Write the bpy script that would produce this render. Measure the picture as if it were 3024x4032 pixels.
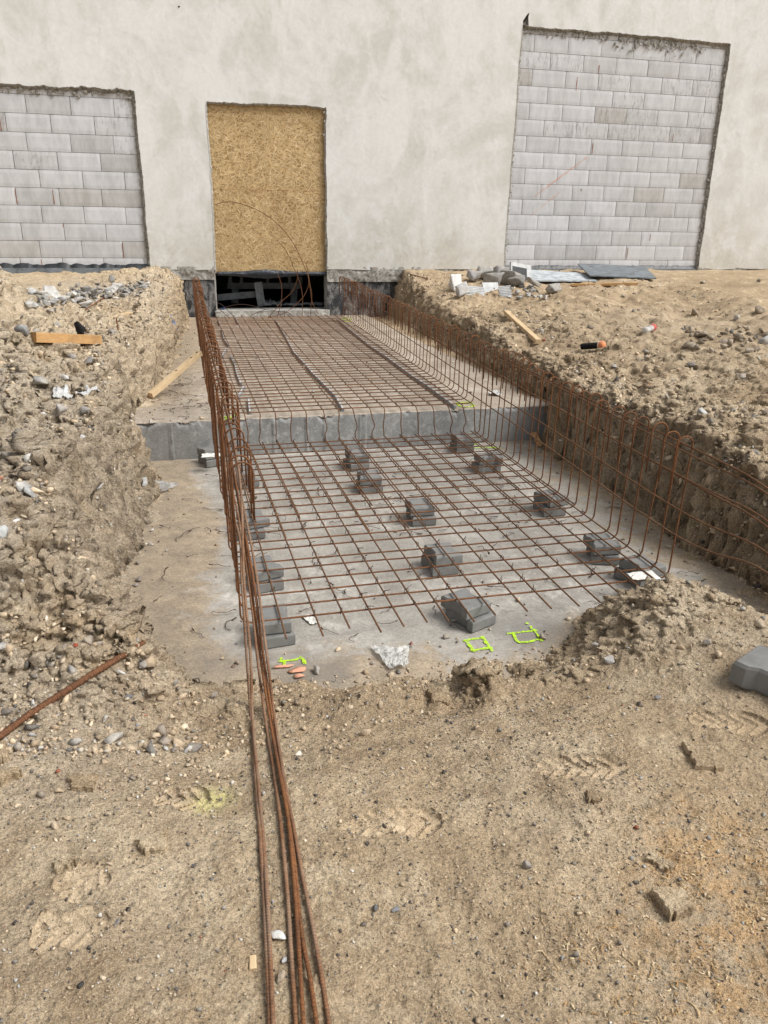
import bpy, math, random
import numpy as np
from mathutils import Vector, Matrix
random.seed(7); rng = np.random.default_rng(11)
SC = bpy.context.scene
for o in list(bpy.data.objects): bpy.data.objects.remove(o)

# ------------------------------------------------------------------ camera
CAM_P = (3044.75, math.radians(14.68449814), math.radians(20.37424059), math.radians(0.84771873))
CAM_C = np.array([-3.95567366, -13.05850039, 0.53442242])
def cam_axes():
    f, yaw, pitch, roll = CAM_P
    fw = np.array([math.sin(yaw)*math.cos(pitch), math.cos(yaw)*math.cos(pitch), -math.sin(pitch)])
    r = np.array([math.cos(yaw), -math.sin(yaw), 0.]); u = np.cross(r, fw)
    c, s = math.cos(roll), math.sin(roll)
    return c*r + s*u, -s*r + c*u, fw
CR, CU, CF = cam_axes()
cd = bpy.data.cameras.new('camera'); cam = bpy.data.objects.new('camera', cd)
SC.collection.objects.link(cam); SC.camera = cam
m = Matrix.Identity(4)
for i in range(3):
    m[i][0] = CR[i]; m[i][1] = CU[i]; m[i][2] = -CF[i]; m[i][3] = CAM_C[i]
cam.matrix_world = m
cd.sensor_fit = 'VERTICAL'; cd.sensor_height = 36.0; cd.lens = 36.0*CAM_P[0]/4032.0
cd.clip_start = 0.05; cd.clip_end = 500

# ------------------------------------------------------------------ light
SUN_EL, SUN_AZ = math.radians(50), math.radians(122)     # azimuth clockwise from +Y
w = bpy.data.worlds.new('World'); SC.world = w; w.use_nodes = True
nt = w.node_tree; nt.nodes.clear()
sky = nt.nodes.new('ShaderNodeTexSky'); sky.sky_type = 'NISHITA'; sky.sun_disc = False
sky.sun_elevation = SUN_EL; sky.sun_rotation = SUN_AZ
sky.air_density = 1.0; sky.dust_density = 3.0; sky.ozone_density = 1.0
hs = nt.nodes.new('ShaderNodeHueSaturation'); hs.inputs['Saturation'].default_value = 0.22   # overcast: a grey sky
bg = nt.nodes.new('ShaderNodeBackground'); bg.inputs['Strength'].default_value = 0.10
wo = nt.nodes.new('ShaderNodeOutputWorld')
nt.links.new(sky.outputs[0], hs.inputs['Color']); nt.links.new(hs.outputs[0], bg.inputs['Color']); nt.links.new(bg.outputs[0], wo.inputs[0])
sd = bpy.data.lights.new('sun', 'SUN'); sd.energy = 2.4; sd.angle = math.radians(30); sd.color = (1, .975, .94)
sun = bpy.data.objects.new('sun', sd); SC.collection.objects.link(sun)
dirv = Vector((math.sin(SUN_AZ)*math.cos(SUN_EL), math.cos(SUN_AZ)*math.cos(SUN_EL), math.sin(SUN_EL)))
sun.rotation_euler = dirv.to_track_quat('Z', 'Y').to_euler(); sun.location = (-3, -8, 12)
SC.view_settings.view_transform = 'Standard'; SC.view_settings.look = 'None'
SC.view_settings.exposure = 0.55; SC.view_settings.gamma = 1.0

# ------------------------------------------------------------------ pixel helper (pixels of a 1659 x 2212 view of the photo)
def ray(x, y):
    X = x*3024/1659 - 1512; Y = 2016 - y*3024/1659
    return CF + CR*X/CAM_P[0] + CU*Y/CAM_P[0]
def atz(x, y, z):
    d = ray(x, y); return CAM_C + d*(z - CAM_C[2])/d[2]
def aty(x, y, Y=0.):
    d = ray(x, y); return CAM_C + d*(Y - CAM_C[1])/d[1]
def crop(x, y, ox, oy, s):
    return ((ox + x/s)*1659/3024, (oy + y/s)*1659/3024)

# ------------------------------------------------------------------ noise
def h3(ix, iy, iz, seed=0):
    with np.errstate(over='ignore'):
        n = (ix.astype(np.int64)*73856093 ^ iy.astype(np.int64)*19349663 ^ iz.astype(np.int64)*83492791 ^ (seed*2654435761 & 0x7fffffff)).astype(np.uint32)
        n = (n ^ (n >> 16))*np.uint32(0x45d9f3b); n = (n ^ (n >> 16))*np.uint32(0x45d9f3b); n = n ^ (n >> 16)
    return (n & 0xffffff).astype(np.float64)/0xffffff
def vn(x, y, z=None, seed=0):
    if z is None: z = np.zeros_like(x)
    ix, iy, iz = np.floor(x), np.floor(y), np.floor(z)
    fx, fy, fz = x-ix, y-iy, z-iz
    fx = fx*fx*(3-2*fx); fy = fy*fy*(3-2*fy); fz = fz*fz*(3-2*fz)
    ix = ix.astype(np.int64); iy = iy.astype(np.int64); iz = iz.astype(np.int64)
    r = 0
    for a in (0, 1):
        for b in (0, 1):
            for c in (0, 1):
                wgt = (fx if a else 1-fx)*(fy if b else 1-fy)*(fz if c else 1-fz)
                r = r + wgt*h3(ix+a, iy+b, iz+c, seed)
    return r*2-1
def vn2(x, y, seed=0):
    ix, iy = np.floor(x), np.floor(y); fx, fy = x-ix, y-iy
    fx = fx*fx*(3-2*fx); fy = fy*fy*(3-2*fy)
    ix = ix.astype(np.int64); iy = iy.astype(np.int64); z = np.zeros_like(ix)
    return ((h3(ix, iy, z, seed)*(1-fx)+h3(ix+1, iy, z, seed)*fx)*(1-fy) + (h3(ix, iy+1, z, seed)*(1-fx)+h3(ix+1, iy+1, z, seed)*fx)*fy)*2-1
def fbm2(x, y, o=4, seed=0):
    r = 0; a = 1; t = 0
    for i in range(o):
        r = r + a*vn2(x*2**i + 17.3*i, y*2**i + 5.1*i, seed+i); t += a; a *= .5
    return r/t
def worley2(x, y, seed=0):
    ix, iy = np.floor(x).astype(np.int64), np.floor(y).astype(np.int64)
    d1 = np.full(x.shape, 9.); d2 = np.full(x.shape, 9.); idv = np.zeros(x.shape); z = np.zeros_like(ix)
    for a in (-1, 0, 1):
        for b in (-1, 0, 1):
            px = ix+a+h3(ix+a, iy+b, z, seed+1); py = iy+b+h3(ix+a, iy+b, z, seed+2)
            d = np.hypot(x-px, y-py); hid = h3(ix+a, iy+b, z, seed+3)
            m1 = d < d1
            d2 = np.where(m1, d1, np.minimum(d2, d)); idv = np.where(m1, hid, idv); d1 = np.where(m1, d, d1)
    return d1, d2, idv
def sstep(a, b, t):
    t = np.clip((t-a)/(b-a), 0, 1); return t*t*(3-2*t)

# ------------------------------------------------------------------ object helpers
def link(o): SC.collection.objects.link(o)
def tagp(o, label=None, cat=None, group=None, kind=None):
    if label: o['label'] = label
    if cat: o['category'] = cat
    if group: o['group'] = group
    if kind: o['kind'] = kind
    return o
def mesh(name, V, F, mat=None, parent=None, smooth=False, attr=None, uv=None, loc=None):
    """F: (n,k) int array or list of index lists"""
    me = bpy.data.meshes.new(name)
    V = np.asarray(V, dtype=np.float64)
    if isinstance(F, np.ndarray):
        n, k = F.shape
        me.vertices.add(len(V)); me.vertices.foreach_set('co', V.ravel())
        me.loops.add(n*k); me.loops.foreach_set('vertex_index', F.astype(np.int32).ravel())
        me.polygons.add(n); me.polygons.foreach_set('loop_start', np.arange(n, dtype=np.int32)*k)
        try: me.polygons.foreach_set('loop_total', np.full(n, k, dtype=np.int32))
        except Exception: pass
        me.update(calc_edges=True)
    else:
        me.from_pydata([tuple(v) for v in V], [], [list(f) for f in F]); me.update()
    if smooth: me.polygons.foreach_set('use_smooth', np.ones(len(me.polygons), dtype=bool))
    if attr:
        for an, (dom, arr) in attr.items():
            arr = np.asarray(arr, dtype=np.float32)
            if arr.ndim == 2:
                a = me.attributes.new(an, 'FLOAT_COLOR', dom); a.data.foreach_set('color', np.hstack([arr, np.ones((len(arr), 1), dtype=np.float32)]).ravel())
            else:
                a = me.attributes.new(an, 'FLOAT', dom); a.data.foreach_set('value', arr)
    if uv is not None:
        l = me.uv_layers.new(name='UVMap'); vi = np.zeros(len(me.loops), dtype=np.int32); me.loops.foreach_get('vertex_index', vi)
        l.data.foreach_set('uv', np.asarray(uv, dtype=np.float32)[vi].ravel())
    if mat: me.materials.append(mat)
    o = bpy.data.objects.new(name, me); link(o)
    if parent: o.parent = parent
    if loc is not None: o.location = loc
    return o
def empty(name, loc=(0, 0, 0)):
    o = bpy.data.objects.new(name, None); o.empty_display_size = .2; link(o); o.location = loc; return o
def catmull(P, step):
    P = np.asarray(P, float)
    if len(P) == 2: Q = P
    Q = np.vstack([2*P[0]-P[1], P, 2*P[-1]-P[-2]]); out = []
    for i in range(1, len(Q)-2):
        L = np.linalg.norm(Q[i+1]-Q[i]); n = max(1, int(round(L/step)))
        t = (np.arange(n)/n)[:, None]
        out.append(.5*((2*Q[i])+(-Q[i-1]+Q[i+1])*t+(2*Q[i-1]-5*Q[i]+4*Q[i+1]-Q[i+2])*t**2+(-Q[i-1]+3*Q[i]-3*Q[i+1]+Q[i+2])*t**3))
    out.append(Q[-2][None]); return np.vstack(out)
def resample(P, step):
    P = np.asarray(P, float); seg = np.linalg.norm(np.diff(P, axis=0), axis=1); s = np.r_[0, np.cumsum(seg)]
    n = max(2, int(s[-1]/step)+1); t = np.linspace(0, s[-1], n)
    return np.stack([np.interp(t, s, P[:, i]) for i in range(3)], 1)
def tube_geo(P, r, seg=6, rfun=None):
    P = np.asarray(P, float); n = len(P)
    T = np.gradient(P, axis=0); T /= np.linalg.norm(T, axis=1)[:, None]+1e-12
    a = np.array([0, 0, 1.]) if abs(T[0, 2]) < .9 else np.array([1., 0, 0])
    N = np.zeros_like(P); v = a - T[0]*(a@T[0]); v /= np.linalg.norm(v)
    for i in range(n):
        v = v - T[i]*(v@T[i]); v /= np.linalg.norm(v)+1e-12; N[i] = v
    B = np.cross(T, N)
    s = np.r_[0, np.cumsum(np.linalg.norm(np.diff(P, axis=0), axis=1))]
    rr = np.full(n, r) if rfun is None else rfun(s)
    th = np.arange(seg)*2*np.pi/seg
    V = P[:, None, :] + rr[:, None, None]*(np.cos(th)[None, :, None]*N[:, None, :]+np.sin(th)[None, :, None]*B[:, None, :])
    V = V.reshape(-1, 3)
    i = np.arange(n-1)[:, None]*seg; j = np.arange(seg)[None, :]; j2 = (j+1) % seg
    F = np.stack([i+j, i+j2, i+seg+j2, i+seg+j], -1).reshape(-1, 4)
    c0 = len(V); V = np.vstack([V, P[0], P[-1]])
    caps = [[c0, (q+1) % seg, q, q] for q in range(seg)] + [[c0+1, (n-1)*seg+q, (n-1)*seg+(q+1) % seg, (n-1)*seg+(q+1) % seg] for q in range(seg)]
    uv = np.stack([np.repeat(s, seg), np.tile(th/(2*np.pi), n)], 1); uv = np.vstack([uv, uv[0], uv[-1]])
    return V, F, caps, uv
def tube(name, P, r, mat, parent=None, seg=6, rfun=None):
    V, F, caps, uv = tube_geo(P, r, seg, rfun)
    FL = F.tolist() + [c[:3] for c in caps]
    return mesh(name, V, FL, mat, parent, smooth=True, uv=uv)
def box_geo(cx, cy, cz, sx, sy, sz, R=None):
    v = np.array([[a, b, c] for a in (-.5, .5) for b in (-.5, .5) for c in (-.5, .5)])*[sx, sy, sz]
    if R is not None: v = v@np.asarray(R).T
    f = [[0, 1, 3, 2], [4, 6, 7, 5], [0, 4, 5, 1], [2, 3, 7, 6], [0, 2, 6, 4], [1, 5, 7, 3]]
    return v+[cx, cy, cz], f
def join(parts):
    V = []; F = []; n = 0
    for v, f in parts:
        V.append(np.asarray(v)); F += [[i+n for i in q] for q in f]; n += len(v)
    return np.vstack(V), F
def eul(rx, ry, rz):
    return np.array(Matrix.Rotation(rz, 3, 'Z') @ Matrix.Rotation(ry, 3, 'Y') @ Matrix.Rotation(rx, 3, 'X'))

# ------------------------------------------------------------------ materials
class NT:
    def __init__(s, name, rough=.85, spec=.3):
        s.m = bpy.data.materials.new(name); s.m.use_nodes = True; s.t = s.m.node_tree
        s.b = s.t.nodes['Principled BSDF']; s.b.inputs['Roughness'].default_value = rough
        s.b.inputs['Specular IOR Level'].default_value = spec
        s.tc = s.t.nodes.new('ShaderNodeTexCoord'); s.co = s.tc.outputs['Object']
    def n(s, t): return s.t.nodes.new('ShaderNode'+t)
    def l(s, a, b): s.t.links.new(a, b)
    def put(s, sock, v):
        if hasattr(v, 'is_output') or isinstance(v, bpy.types.NodeSocket): s.l(v, sock)
        else: sock.default_value = v if not isinstance(v, tuple) or len(v) == 4 or sock.type == 'VECTOR' else (*v, 1)
    def map(s, scale=(1, 1, 1), rot=(0, 0, 0), co=None):
        k = s.n('Mapping'); k.inputs['Scale'].default_value = scale; k.inputs['Rotation'].default_value = rot
        s.l(co or s.co, k.inputs[0]); return k.outputs[0]
    def noise(s, sc, det=4, rough=.55, co=None, dist=0., col=False):
        k = s.n('TexNoise'); k.inputs['Scale'].default_value = sc; k.inputs['Detail'].default_value = det
        k.inputs['Roughness'].default_value = rough; k.inputs['Distortion'].default_value = dist
        s.l(co or s.co, k.inputs['Vector']); return k.outputs['Color' if col else 'Fac']
    def vor(s, sc, co=None, feat='F1', out='Distance', rnd=1.):
        k = s.n('TexVoronoi'); k.feature = feat; k.inputs['Scale'].default_value = sc; k.inputs['Randomness'].default_value = rnd
        s.l(co or s.co, k.inputs['Vector']); return k.outputs[out]
    def ramp(s, f, stops, interp='LINEAR'):
        k = s.n('ValToRGB'); k.color_ramp.interpolation = interp; e = k.color_ramp.elements
        while len(e) > 1: e.remove(e[-1])
        e[0].position = stops[0][0]; c = stops[0][1]; e[0].color = (*c, 1) if isinstance(c, tuple) else (c, c, c, 1)
        for p, c in stops[1:]:
            q = e.new(p); q.color = (*c, 1) if isinstance(c, tuple) else (c, c, c, 1)
        s.l(f, k.inputs[0]); return k.outputs[0]
    def mix(s, f, a, b, mode='MIX'):
        k = s.n('Mix'); k.data_type = 'RGBA'; k.blend_type = mode
        s.put(k.inputs[0], f); s.put(k.inputs[6], a); s.put(k.inputs[7], b); return k.outputs[2]
    def math(s, op, a, b=0., c=0.):
        k = s.n('Math'); k.operation = op
        for i, v in enumerate((a, b, c)): s.put(k.inputs[i], v)
        return k.outputs[0]
    def attr(s, name, out='Fac'):
        k = s.n('Attribute'); k.attribute_name = name; return k.outputs[out]
    def sep(s, co=None):
        k = s.n('SeparateXYZ'); s.l(co or s.co, k.inputs[0]); return k.outputs
    def bump(s, h, st=.5, dist=.01, prev=None):
        k = s.n('Bump'); s.put(k.inputs['Strength'], st); k.inputs['Distance'].default_value = dist
        s.l(h, k.inputs['Height'])
        if prev is not None: s.l(prev, k.inputs['Normal'])
        return k.outputs[0]
    def fin(s, col=None, normal=None, rough=None):
        if col is not None: s.put(s.b.inputs['Base Color'], col)
        if normal is not None: s.l(normal, s.b.inputs['Normal'])
        if rough is not None: s.put(s.b.inputs['Roughness'], rough)
        return s.m

def mat_soil():
    k = NT('soil', .95, .15)
    big = k.noise(1.1, 5, .6); mid = k.noise(6, 5, .62, dist=.4); fine = k.noise(45, 4, .65); grain = k.noise(260, 3, .7)
    dry = k.ramp(mid, [(.3, (.37, .27, .165)), (.5, (.53, .41, .265)), (.68, (.70, .57, .39))])
    c = k.mix(k.ramp(big, [(.36, 0.), (.62, .75)]), dry, k.mix(k.ramp(fine, [(.35, 0.), (.65, 1.)]), (.25, .175, .10), (.46, .345, .215)))
    p1 = k.noise(2.6, 6, .68, dist=.8); p2 = k.noise(8.5, 5, .7, dist=.6)
    c = k.mix(k.math('MULTIPLY', k.ramp(k.math('ADD', k.math('MULTIPLY', p1, .6), k.math('MULTIPLY', p2, .4)), [(.51, 0.), (.58, .9)]), k.ramp(k.noise(40, 4, .7), [(.3, .4), (.6, 1.)])), c, (.76, .645, .465))
    c = k.mix(k.ramp(k.noise(2.1, 6, .7, dist=1., co=k.map((1, 1, 1), (0, 0, 1.1))), [(.48, 0.), (.6, .75)]), c, (.25, .175, .10))
    pale = k.attr('pale'); c = k.mix(k.math('MULTIPLY', pale, k.ramp(mid, [(.35, 0.), (.56, 1.)])), c, (.80, .69, .52))
    grey = k.attr('grey'); gcol = k.ramp(fine, [(.3, (.25, .225, .19)), (.5, (.43, .395, .34)), (.7, (.64, .60, .53))])
    c = k.mix(k.math('MULTIPLY', grey, k.ramp(k.noise(3.2, 5, .65, dist=.5), [(.32, 0.), (.5, 1.)])), c, gcol)
    moist = k.attr('moist'); c = k.mix(k.math('MULTIPLY', moist, .55), c, k.mix(fine, (.17, .12, .08), (.37, .28, .19)))
    chip = k.attr('chips'); c = k.mix(k.math('MULTIPLY', chip, k.ramp(k.noise(14, 5, .7), [(.4, 0.), (.58, .85)])), c, (.60, .36, .15))
    # dark and light grains lying in the sand
    v = k.vor(95); vc = k.vor(95, out='Color'); sx = k.sep(vc)
    dots = k.math('MULTIPLY', k.ramp(v, [(.16, 1.), (.26, 0.)]), k.ramp(sx[0], [(.66, 0.), (.68, 1.)]))
    c = k.mix(k.math('MULTIPLY', dots, .8), c, k.ramp(sx[1], [(0., (.06, .05, .045)), (.55, (.17, .14, .115)), (.8, (.24, .2, .17)), (1., (.62, .57, .5))]))
    v2 = k.vor(210); dots2 = k.ramp(v2, [(.2, .5), (.34, 0.)])
    c = k.mix(k.math('MULTIPLY', dots2, k.ramp(k.noise(30), [(.45, 0.), (.6, 1.)])), c, (.11, .085, .06))
    c = k.mix(.38, c, k.ramp(grain, [(.33, (.17, .13, .085)), (.5, (.52, .41, .285)), (.66, (.85, .74, .58))]))
    g3 = k.noise(95, 3, .75); c = k.mix(.8, c, k.mix(1., c, k.ramp(g3, [(.33, .55), (.5, 1.), (.66, 1.2)]), 'MULTIPLY'))
    pr = k.attr('pressed'); c = k.mix(k.math('MULTIPLY', pr, .15), c, k.mix(mid, (.36, .275, .18), (.55, .44, .30)))
    yl = k.attr('yellow'); c = k.mix(k.math('MULTIPLY', yl, k.ramp(fine, [(.3, .2), (.5, 1.)])), c, (.66, .60, .30))
    bs = k.math('SUBTRACT', 1., k.math('MULTIPLY', pr, .55)); b = k.bump(k.noise(22, 6, .75), bs, .018); b = k.bump(k.noise(90, 5, .8), bs, .008, b); b = k.bump(k.math('MULTIPLY', k.ramp(k.vor(75), [(.0, 1.), (.55, 0.)]), bs), .55, .008, b); b = k.bump(k.noise(380, 2), .8, .003, b)
    b = k.bump(k.ramp(v, [(.1, 1.), (.3, 0.)]), .5, .003, b)
    c = k.mix(1., c, (1.03, 1., .955), 'MULTIPLY')
    return k.fin(c, b)
def mat_stone(name='stone', tint=None):
    k = NT(name, .9, .25)
    a = k.attr('tint', 'Color')
    c = k.mix(.45, a, k.ramp(k.noise(40, 4, .7), [(.3, .12), (.5, .45), (.7, .8)]), 'OVERLAY')
    c = k.mix(k.ramp(k.noise(17, 5, .75), [(.46, .0), (.68, .5)]), c, (.52, .43, .31))
    b = k.bump(k.noise(90, 5, .7), .8, .006)
    return k.fin(c, b)
def mat_rust(name, dark=(.075, .033, .018), bright_rust=(.30, .125, .045), other=(.17, .10, .06), ribs=True, dust=0.):
    k = NT(name, .82, .3)
    oi = k.n('ObjectInfo')
    uvc = k.tc.outputs['UV']
    n = k.noise(9, 5, .65); f = k.noise(120, 4, .7)
    c = k.mix(k.ramp(n, [(.35, 0.), (.65, 1.)]), dark, bright_rust)  # noise blends the dark and the brighter rust tone
    c = k.mix(k.math('MULTIPLY', oi.outputs['Random'], .55), c, other)
    c = k.mix(.5, c, k.ramp(f, [(.3, (.03, .018, .012)), (.52, (.20, .085, .034)), (.72, (.36, .155, .06))]))
    if dust: c = k.mix(k.math('MULTIPLY', k.ramp(k.noise(5, 4, .7), [(.42, 0.), (.6, 1.)]), dust), c, (.42, .33, .24))
    b = k.bump(f, .5, .002)
    if ribs:
        wv = k.n('TexWave'); wv.wave_type = 'BANDS'; wv.bands_direction = 'X'; wv.inputs['Scale'].default_value = 40; wv.inputs['Distortion'].default_value = .3
        mp = k.n('Mapping'); mp.inputs['Rotation'].default_value = (0, 0, .0); k.l(uvc, mp.inputs[0]); k.l(mp.outputs[0], wv.inputs[0])
        b = k.bump(wv.outputs['Fac'], .4, .002, b)
        c = k.mix(k.math('MULTIPLY', k.ramp(wv.outputs['Fac'], [(.0, 1.), (.45, 0.)]), .3), c, (.04, .022, .014))
    return k.fin(c, b)
def mat_simple(name, col, rough=.7, var=.15, scale=20, spec=.3, bump=.3, bd=.003):
    k = NT(name, rough, spec)
    n = k.noise(scale, 5, .65); d = tuple(x*(1-var*1.6) for x in col); h = tuple(min(1, x*(1+var)) for x in col)
    return k.fin(k.ramp(n, [(.3, d), (.5, col), (.7, h)]), k.bump(k.noise(scale*6, 4, .7), bump, bd))
def mat_plaster():
    k = NT('plaster', .88, .2)
    co = k.map((1, 1, 1))
    a = k.noise(.95, 7, .66, dist=.6); bb = k.noise(2.6, 7, .7, dist=.6); f = k.noise(16, 5, .7)
    c = k.ramp(a, [(.34, (.54, .53, .495)), (.45, (.60, .595, .56)), (.55, (.70, .70, .69)), (.66, (.61, .60, .565))])
    c = k.mix(k.ramp(bb, [(.46, 0.), (.64, .45)]), c, (.56, .545, .495))
    c = k.mix(k.ramp(k.noise(1.7, 4, .6, co=k.map((1, 1, .45)), dist=.6), [(.48, 0.), (.6, .7)]), c, (.73, .73, .715))
    z = k.sep()[2]
    zz = k.math('ADD', z, k.math('MULTIPLY', k.math('SUBTRACT', k.noise(2.2, 4), .5), .9))
    low = k.ramp(zz, [(0., 1.), (1., 0.)])
    c = k.mix(k.math('MULTIPLY', low, k.ramp(bb, [(.38, .15), (.6, .75)])), c, (.43, .405, .325))
    band = k.math('MULTIPLY', k.ramp(k.math('ADD', z, k.math('MULTIPLY', k.math('SUBTRACT', k.noise(5, 4), .5), .12)), [(0., 0.), (1., 1.)]), 1.)
    k2 = k.n('MapRange'); k2.inputs['From Min'].default_value = 1.52; k2.inputs['From Max'].default_value = 1.56
    k.l(k.math('ADD', z, k.math('MULTIPLY', k.math('SUBTRACT', k.noise(3, 5), .5), .25)), k2.inputs['Value'])
    c = k.mix(k.math('MULTIPLY', k.math('SUBTRACT', 1., k2.outputs[0]), k.ramp(k.noise(1.3), [(.42, 0.), (.6, .3)])), c, (.71, .705, .68))
    # fine specks
    sp = k.math('MULTIPLY', k.ramp(k.vor(14), [(.04, 1.), (.07, 0.)]), k.ramp(k.noise(2.3), [(.6, 0.), (.66, .7)]))
    c = k.mix(sp, c, (.17, .15, .12))
    c = k.mix(.12, c, k.ramp(f, [(.3, (.3, .29, .26)), (.7, (.9, .89, .86))]))
    b = k.bump(k.noise(4, 6, .6, dist=1.5), .35, .012); b = k.bump(k.noise(300, 3, .7), .35, .0015, b)
    return k.fin(c, b)
def mat_mortar(name='rough_mortar', c0=(.13, .12, .105), c1=(.40, .38, .34)):
    k = NT(name, .95, .15)
    c = k.ramp(k.noise(24, 6, .75), [(.3, c0), (.55, c1), (.75, tuple(min(1, x*1.5) for x in c1))])
    b = k.bump(k.noise(35, 6, .8), 1., .02); b = k.bump(k.noise(160, 4, .8), .8, .005, b)
    return k.fin(c, b)
def mat_found():
    k = NT('stained_foundation', .8, .25)
    c = k.ramp(k.noise(24, 6, .75), [(.3, (.10, .10, .098)), (.55, (.24, .235, .225)), (.75, (.34, .33, .31))])
    c = k.mix(k.ramp(k.noise(4.5, 6, .75, co=k.map((1.6, 1, .7)), dist=.8), [(.42, 0.), (.54, .92)]), c, (.022, .023, .027))
    b = k.bump(k.noise(35, 6, .8), .8, .015)
    return k.fin(c, b)
def mat_block():
    k = NT('aerated_block', .92, .15)
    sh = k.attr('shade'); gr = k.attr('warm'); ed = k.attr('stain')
    base = k.ramp(sh, [(0., (.38, .38, .375)), (.35, (.475, .48, .485)), (1., (.56, .567, .585))])
    base = k.mix(gr, base, (.40, .392, .375))
    base = k.mix(.2, base, k.ramp(k.noise(9, 5, .7, co=k.map((1, 1, .35))), [(.35, (.33, .32, .31)), (.6, (.8, .79, .8))]))
    streak = k.noise(30, 5, .75, co=k.map((1, 1, .22)))
    pit = k.math('MULTIPLY', k.ramp(streak, [(.53, 0.), (.6, 1.)]), k.attr('pitted'))
    c = k.mix(k.math('MULTIPLY', pit, .5), base, (.23, .215, .195))
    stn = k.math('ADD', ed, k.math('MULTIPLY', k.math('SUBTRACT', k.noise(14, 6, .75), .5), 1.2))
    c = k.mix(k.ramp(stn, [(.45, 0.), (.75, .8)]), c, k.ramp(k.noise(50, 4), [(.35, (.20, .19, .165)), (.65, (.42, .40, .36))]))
    b = k.bump(k.noise(140, 4, .7), .35, .003); b = k.bump(streak, .35, .003, b)
    return k.fin(c, b)
def mat_concrete(name, c0, c1, c2, scale=3, dirt=False, rough=.85):
    k = NT(name, rough, .3)
    n = k.noise(scale, 6, .65, dist=.5); f = k.noise(60, 5, .75)
    c = k.ramp(n, [(.3, c0), (.5, c1), (.7, c2)])
    c = k.mix(.35, c, k.ramp(f, [(.3, tuple(x*.55 for x in c0)), (.5, c1), (.72, tuple(min(1, x*1.35) for x in c2))]))
    patch = k.ramp(k.noise(13, 6, .8, dist=.6), [(.5, 0.), (.66, .7)]); c = k.mix(k.math('MULTIPLY', patch, k.ramp(k.noise(1.6, 3), [(.4, .1), (.6, 1.)])), c, tuple(min(1, x*1.4) for x in c2))
    if dirt:
        d = k.math('ADD', k.attr('dirt'), k.math('MULTIPLY', k.math('SUBTRACT', k.noise(6, 8, .78, dist=.4), .5), 1.7))
        c = k.mix(k.ramp(d, [(.32, 0.), (.62, .95)]), c, k.mix(k.ramp(k.noise(11, 6, .75), [(.36, 0.), (.62, .85)]), k.ramp(k.noise(80, 4, .75), [(.32, (.26, .20, .135)), (.68, (.58, .47, .335))]), k.ramp(k.noise(60, 4, .75), [(.32, (.15, .12, .085)), (.68, (.34, .28, .21))])))
        wv = k.math('ADD', k.attr('wet'), k.math('MULTIPLY', k.math('SUBTRACT', k.noise(6, 4, .7), .5), .7))
        c = k.mix(k.ramp(wv, [(.4, 0.), (.8, .65)]), c, (.15, .145, .135))
        c = k.mix(k.math('MULTIPLY', k.ramp(k.vor(70), [(.12, 1.), (.2, 0.)]), k.ramp(k.noise(15), [(.5, 0.), (.58, .8)])), c, (.12, .105, .09))
    b = k.bump(f, .5, .004); b = k.bump(k.noise(9, 5, .7), .3, .01, b); b = k.bump(k.noise(260, 3), .4, .002, b)
    return k.fin(c, b)
def mat_wood(name, a, b_, sc=(1, 1, 1)):
    k = NT(name, .75, .25)
    n = k.noise(14, 6, .65, co=k.map((.6, 6, 6)), dist=1.2); f = k.noise(50, 4, .7, co=k.map((.3, 4, 4)))
    c = k.mix(.4, k.ramp(n, [(.3, a), (.7, b_)]), k.ramp(f, [(.3, tuple(x*.7 for x in a)), (.7, b_)]))
    c = k.mix(k.ramp(k.noise(5, 4, .7), [(.5, 0.), (.75, .5)]), c, tuple(x*.5 for x in a))
    return k.fin(c, k.bump(f, .4, .002))
def mat_osb():
    k = NT('osb_strands', .7, .3)
    a = k.attr('tint', 'Color')
    g = k.noise(160, 3, .7)
    c = k.mix(.25, a, k.ramp(g, [(.3, .25), (.7, .75)]), 'OVERLAY')
    c = k.mix(k.ramp(k.noise(1.2, 4, .6), [(.45, 0.), (.7, .3)]), c, (.28, .17, .07))
    return k.fin(c, k.bump(g, .3, .001))
def mat_sheet(name, col, rough=.35, trans=.0):
    k = NT(name, rough, .5)
    c = k.ramp(k.noise(18, 5, .7), [(.35, tuple(x*.6 for x in col)), (.6, col)])
    if trans: k.b.inputs['Alpha'].default_value = 1-trans
    return k.fin(c, k.bump(k.noise(30, 5, .7, dist=1), .6, .01))

def mat_paint(name, col):
    k = NT(name, .8, .2)
    n = k.noise(95, 5, .8); k.l(k.ramp(n, [(.40, 0.), (.5, 1.)]), k.b.inputs['Alpha'])
    return k.fin(k.ramp(k.noise(25, 4, .7), [(.3, tuple(c*.75 for c in col)), (.7, col)]), k.bump(n, .5, .003))

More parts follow.
